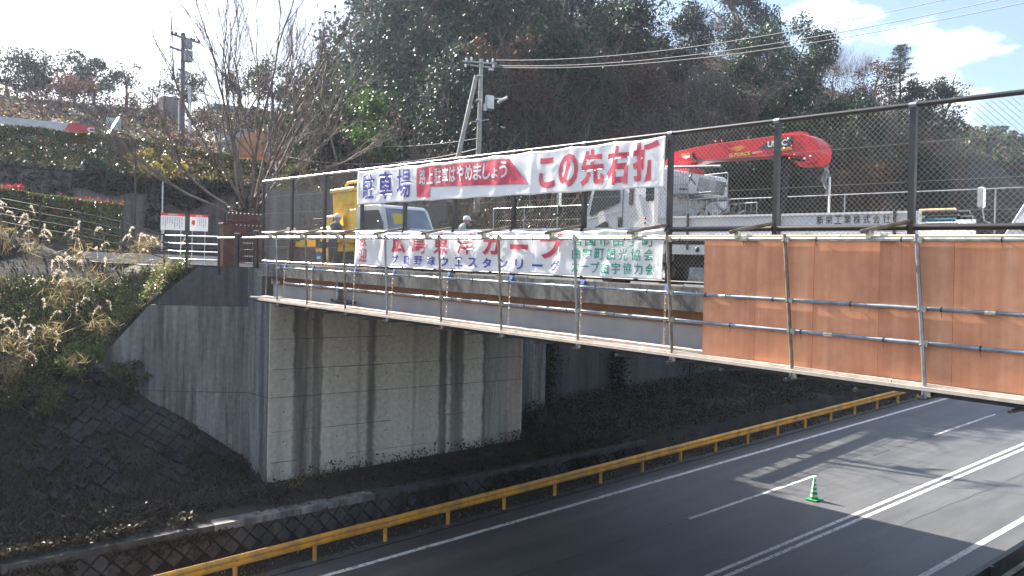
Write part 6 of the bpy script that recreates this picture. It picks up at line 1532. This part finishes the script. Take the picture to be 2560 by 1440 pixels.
for a in ((12, 535, 29, 7, 'tall pampas grass plumes at the left edge against the hedge'), (78, 560, 29, 6, 'pampas grass plumes rising before the hedge near the left edge'), (200, 580, 29.5, 4, 'sparse pampas plumes below the middle of the clipped hedge'), (287, 598, 30, 4, 'pampas plumes beside the right end of the clipped hedge'), (335, 600, 30, 3, 'pampas plumes left of the notice boards'), (378, 560, 30, 1, 'single tall pampas plume standing before the left notice board'), (345, 572, 30, 1, 'single pampas plume left of the notice board, lower than its neighbour'), (405, 612, 30, 2, 'low pampas plumes at the foot of the pipe fence'), (170, 655, 28.8, 9, 'thick bunch of pale pampas plumes in the middle of the bank'), (150, 690, 28.6, 7, 'drooping pampas plumes just below the thick bunch'), (235, 640, 29, 3, 'few pampas plumes right of the thick bunch'), (60, 830, 28.2, 8, 'shaggy pale pampas plumes at the lower left of the bank'), (20, 800, 28.2, 6, 'pampas plumes hanging at the left edge above the dark slope'), (30, 875, 27.8, 5, 'lowest pampas plumes at the left edge'), (130, 770, 28.4, 3, 'small pampas plumes low on the bank'), (250, 760, 29.0, 3, 'short pampas plumes left of the wing wall top'), (180, 855, 28, 1, 'single white plume low beside the dark slope')):
    pampas(*a)

# ------------------------------------------------------------------ utility poles and wires
up_ = empty('utility_pole', (29.3, 38, 8.8), 'grey concrete utility pole with camera box and raking strut in front of the woods', 'utility pole')
U2 = lambda px, py: at(px, py, 48.0)
a, b = U2(1196, 395), U2(1204, 148); base_ = a+(a-b)*.55
link('pole', MB().tube(base_, b, .17, .10, n=12), POLEC, up_)
a, b = U2(1135, 395), U2(1187, 190); base_ = a+(a-b)*.55
link('strut', MB().tube(base_+Vector((0, -.5, 0)), b+Vector((0, -.15, 0)), .13, .12, n=12), POLEC, up_)
for z_, w_ in ((158, (1152, 1238)), (168, (1172, 1222))):
    link('crossarm', MB().tube(U2(w_[0], z_-4)+Vector((0, -.15, 0)), U2(w_[1], z_+2)+Vector((0, -.15, 0)), .05, n=6), GALV, up_)
for px, py in ((1162, 150), (1175, 148), (1215, 155), (1228, 152), (1160, 165), (1230, 166)): p = U2(px, py)+Vector((0, -.15, 0)); link('insulator', MB().lathe(p-Vector((0, 0, .1)), [(.03, 0), (.07, .04), (.04, .09), (.07, .14), (.02, .2)], 10), WHITE, up_)
p = U2(1228, 174); link('switch_box', MB().tube(p-Vector((.14, 0, 0)), p+Vector((.14, 0, 0)), .07, n=10), WHG, up_)
c_ = U2(1219, 257); link('camera_box', MB().bev(c_.x-.22, c_.y-.3, c_.z-.38, c_.x+.22, c_.y-.05, c_.z+.38, .03), WHG, up_); link('meter_box', MB().bev(c_.x-.33, c_.y-.2, c_.z-.5, c_.x-.18, c_.y-.05, c_.z-.1, .02), WHG, up_)
p = U2(1248, 252); link('camera_arm', MB().tube(U2(1228, 246), U2(1262, 246), .03, n=6), GALV, up_)
link('camera', MB().tube(U2(1240, 258)+Vector((0, -.15, 0)), U2(1264, 244)+Vector((0, -.15, 0)), .085, .075, n=12), WHITE, up_); link('camera', MB().tube(U2(1236, 256)+Vector((0, -.35, 0)), U2(1250, 251)+Vector((0, -.35, 0)), .08, .08, n=12), WHG, up_)
link('bracket', MB().tube(U2(1180, 305), U2(1222, 299), .035, n=6), GALV, up_)
for zp in (190, 250, 300): p = U2(1202-(zp-150)*.035, zp); link('band', MB().tube(p-Vector((0, 0, .05)), p+Vector((0, 0, .05)), .165, n=12), GALV, up_)
def wire(A_, B_, sag, r, name, label, par=None, n=26, m_=None):
    A_, B_ = Vector(A_), Vector(B_); pts = [A_.lerp(B_, k/n)-Vector((0, 0, sag*4*(k/n)*(1-k/n))) for k in range(n+1)]
    o = link(name, MB().path(pts, r, 4), m_ or DGR); return tag(o, label, 'cable')
E_ = at(2900, -110, 30)
WG = mat('pale_cable', (.42, .40, .38), .5)
wire(U2(1240, 150), E_+Vector((.2, 0, .35)), .9, .013, 'power_cable', 'topmost of three power cables running right from the utility pole', m_=WG)
wire(U2(1232, 163), E_+Vector((0, .1, -.15)), .9, .013, 'power_cable', 'middle of three power cables running right from the utility pole', m_=WG)
wire(U2(1230, 167), E_+Vector((0, -.3, -.45)), .9, .013, 'power_cable', 'lowest of three power cables running right from the utility pole', m_=WG)
wire(U2(1192, 372), at(700, 388, 55), .7, .022, 'telephone_cable', 'pale slack cable from the foot of the utility pole to the left', m_=mat('white_cable', (.7, .68, .6), .5))
wire(U2(1200, 345), at(800, 355, 60), .4, .012, 'telephone_cable', 'thin cable above the pale slack cable left of the utility pole', m_=WG)
wire(at(500, 232, 57), at(800, 245, 62), .6, .02, 'telephone_cable', 'dark cable from the tall dark pole towards the bare tree')
tp = empty('steel_pole', (19.4, 57, 16), 'tall dark pole with two crossarms and a transformer left of the bare tree', 'utility pole')
U1_ = lambda px, py: at(px, py, 60)
DP = mat('dark_violet_grey_pole', (.10, .09, .12), .7)
link('pole', MB().tube(U1_(455, 400), U1_(458, 83), .17, .12, n=10), DP, tp)
for a_, b_ in (((426, 84), (500, 108)), ((425, 117), (462, 130)), ((445, 172), (458, 178))): link('crossarm', MB().tube(U1_(*a_), U1_(*b_), .07, n=6), DP, tp)
for px, py in ((430, 82), (440, 85), (485, 101), (497, 104), (478, 98)): link('insulator', MB().ball(U1_(px, py), .10, .10, .14), DP, tp)
link('transformer', MB().tube(U1_(471, 100), U1_(471, 122), .26, n=12), mat('grey_tank', (.35, .36, .40), .5), tp); link('transformer', MB().tube(U1_(470, 128), U1_(470, 154), .30, n=12), mat('grey_tank', (.35, .36, .40), .5), tp)
for px in (446, 471, 475): link('guard_pipe', MB().tube(U1_(px, 365), U1_(px+1, 215 if px > 450 else 250), .045, n=6), WHG, tp)
# blinds of pipe rails and small road sign far right are hidden by the hedge

# ------------------------------------------------------------------ air
HZ = 0.00026  # added haze volume, imitates the veiling glare of the sun
mb = MB().box(-100, -80, -12, 560, 340, 78); hm = bpy.data.materials.new('haze'); hm.use_nodes = True; t = hm.node_tree; t.nodes.clear()
pv = t.nodes.new('ShaderNodeVolumePrincipled'); pv.inputs['Color'].default_value = (.72, .78, 1, 1); pv.inputs['Density'].default_value = HZ; pv.inputs['Anisotropy'].default_value = .6
ho = t.nodes.new('ShaderNodeOutputMaterial'); t.links.new(pv.outputs[0], ho.inputs['Volume'])
tag(link('haze', mb, hm), 'thin added haze standing in for glare from the low sun', 'haze', kind='stuff')
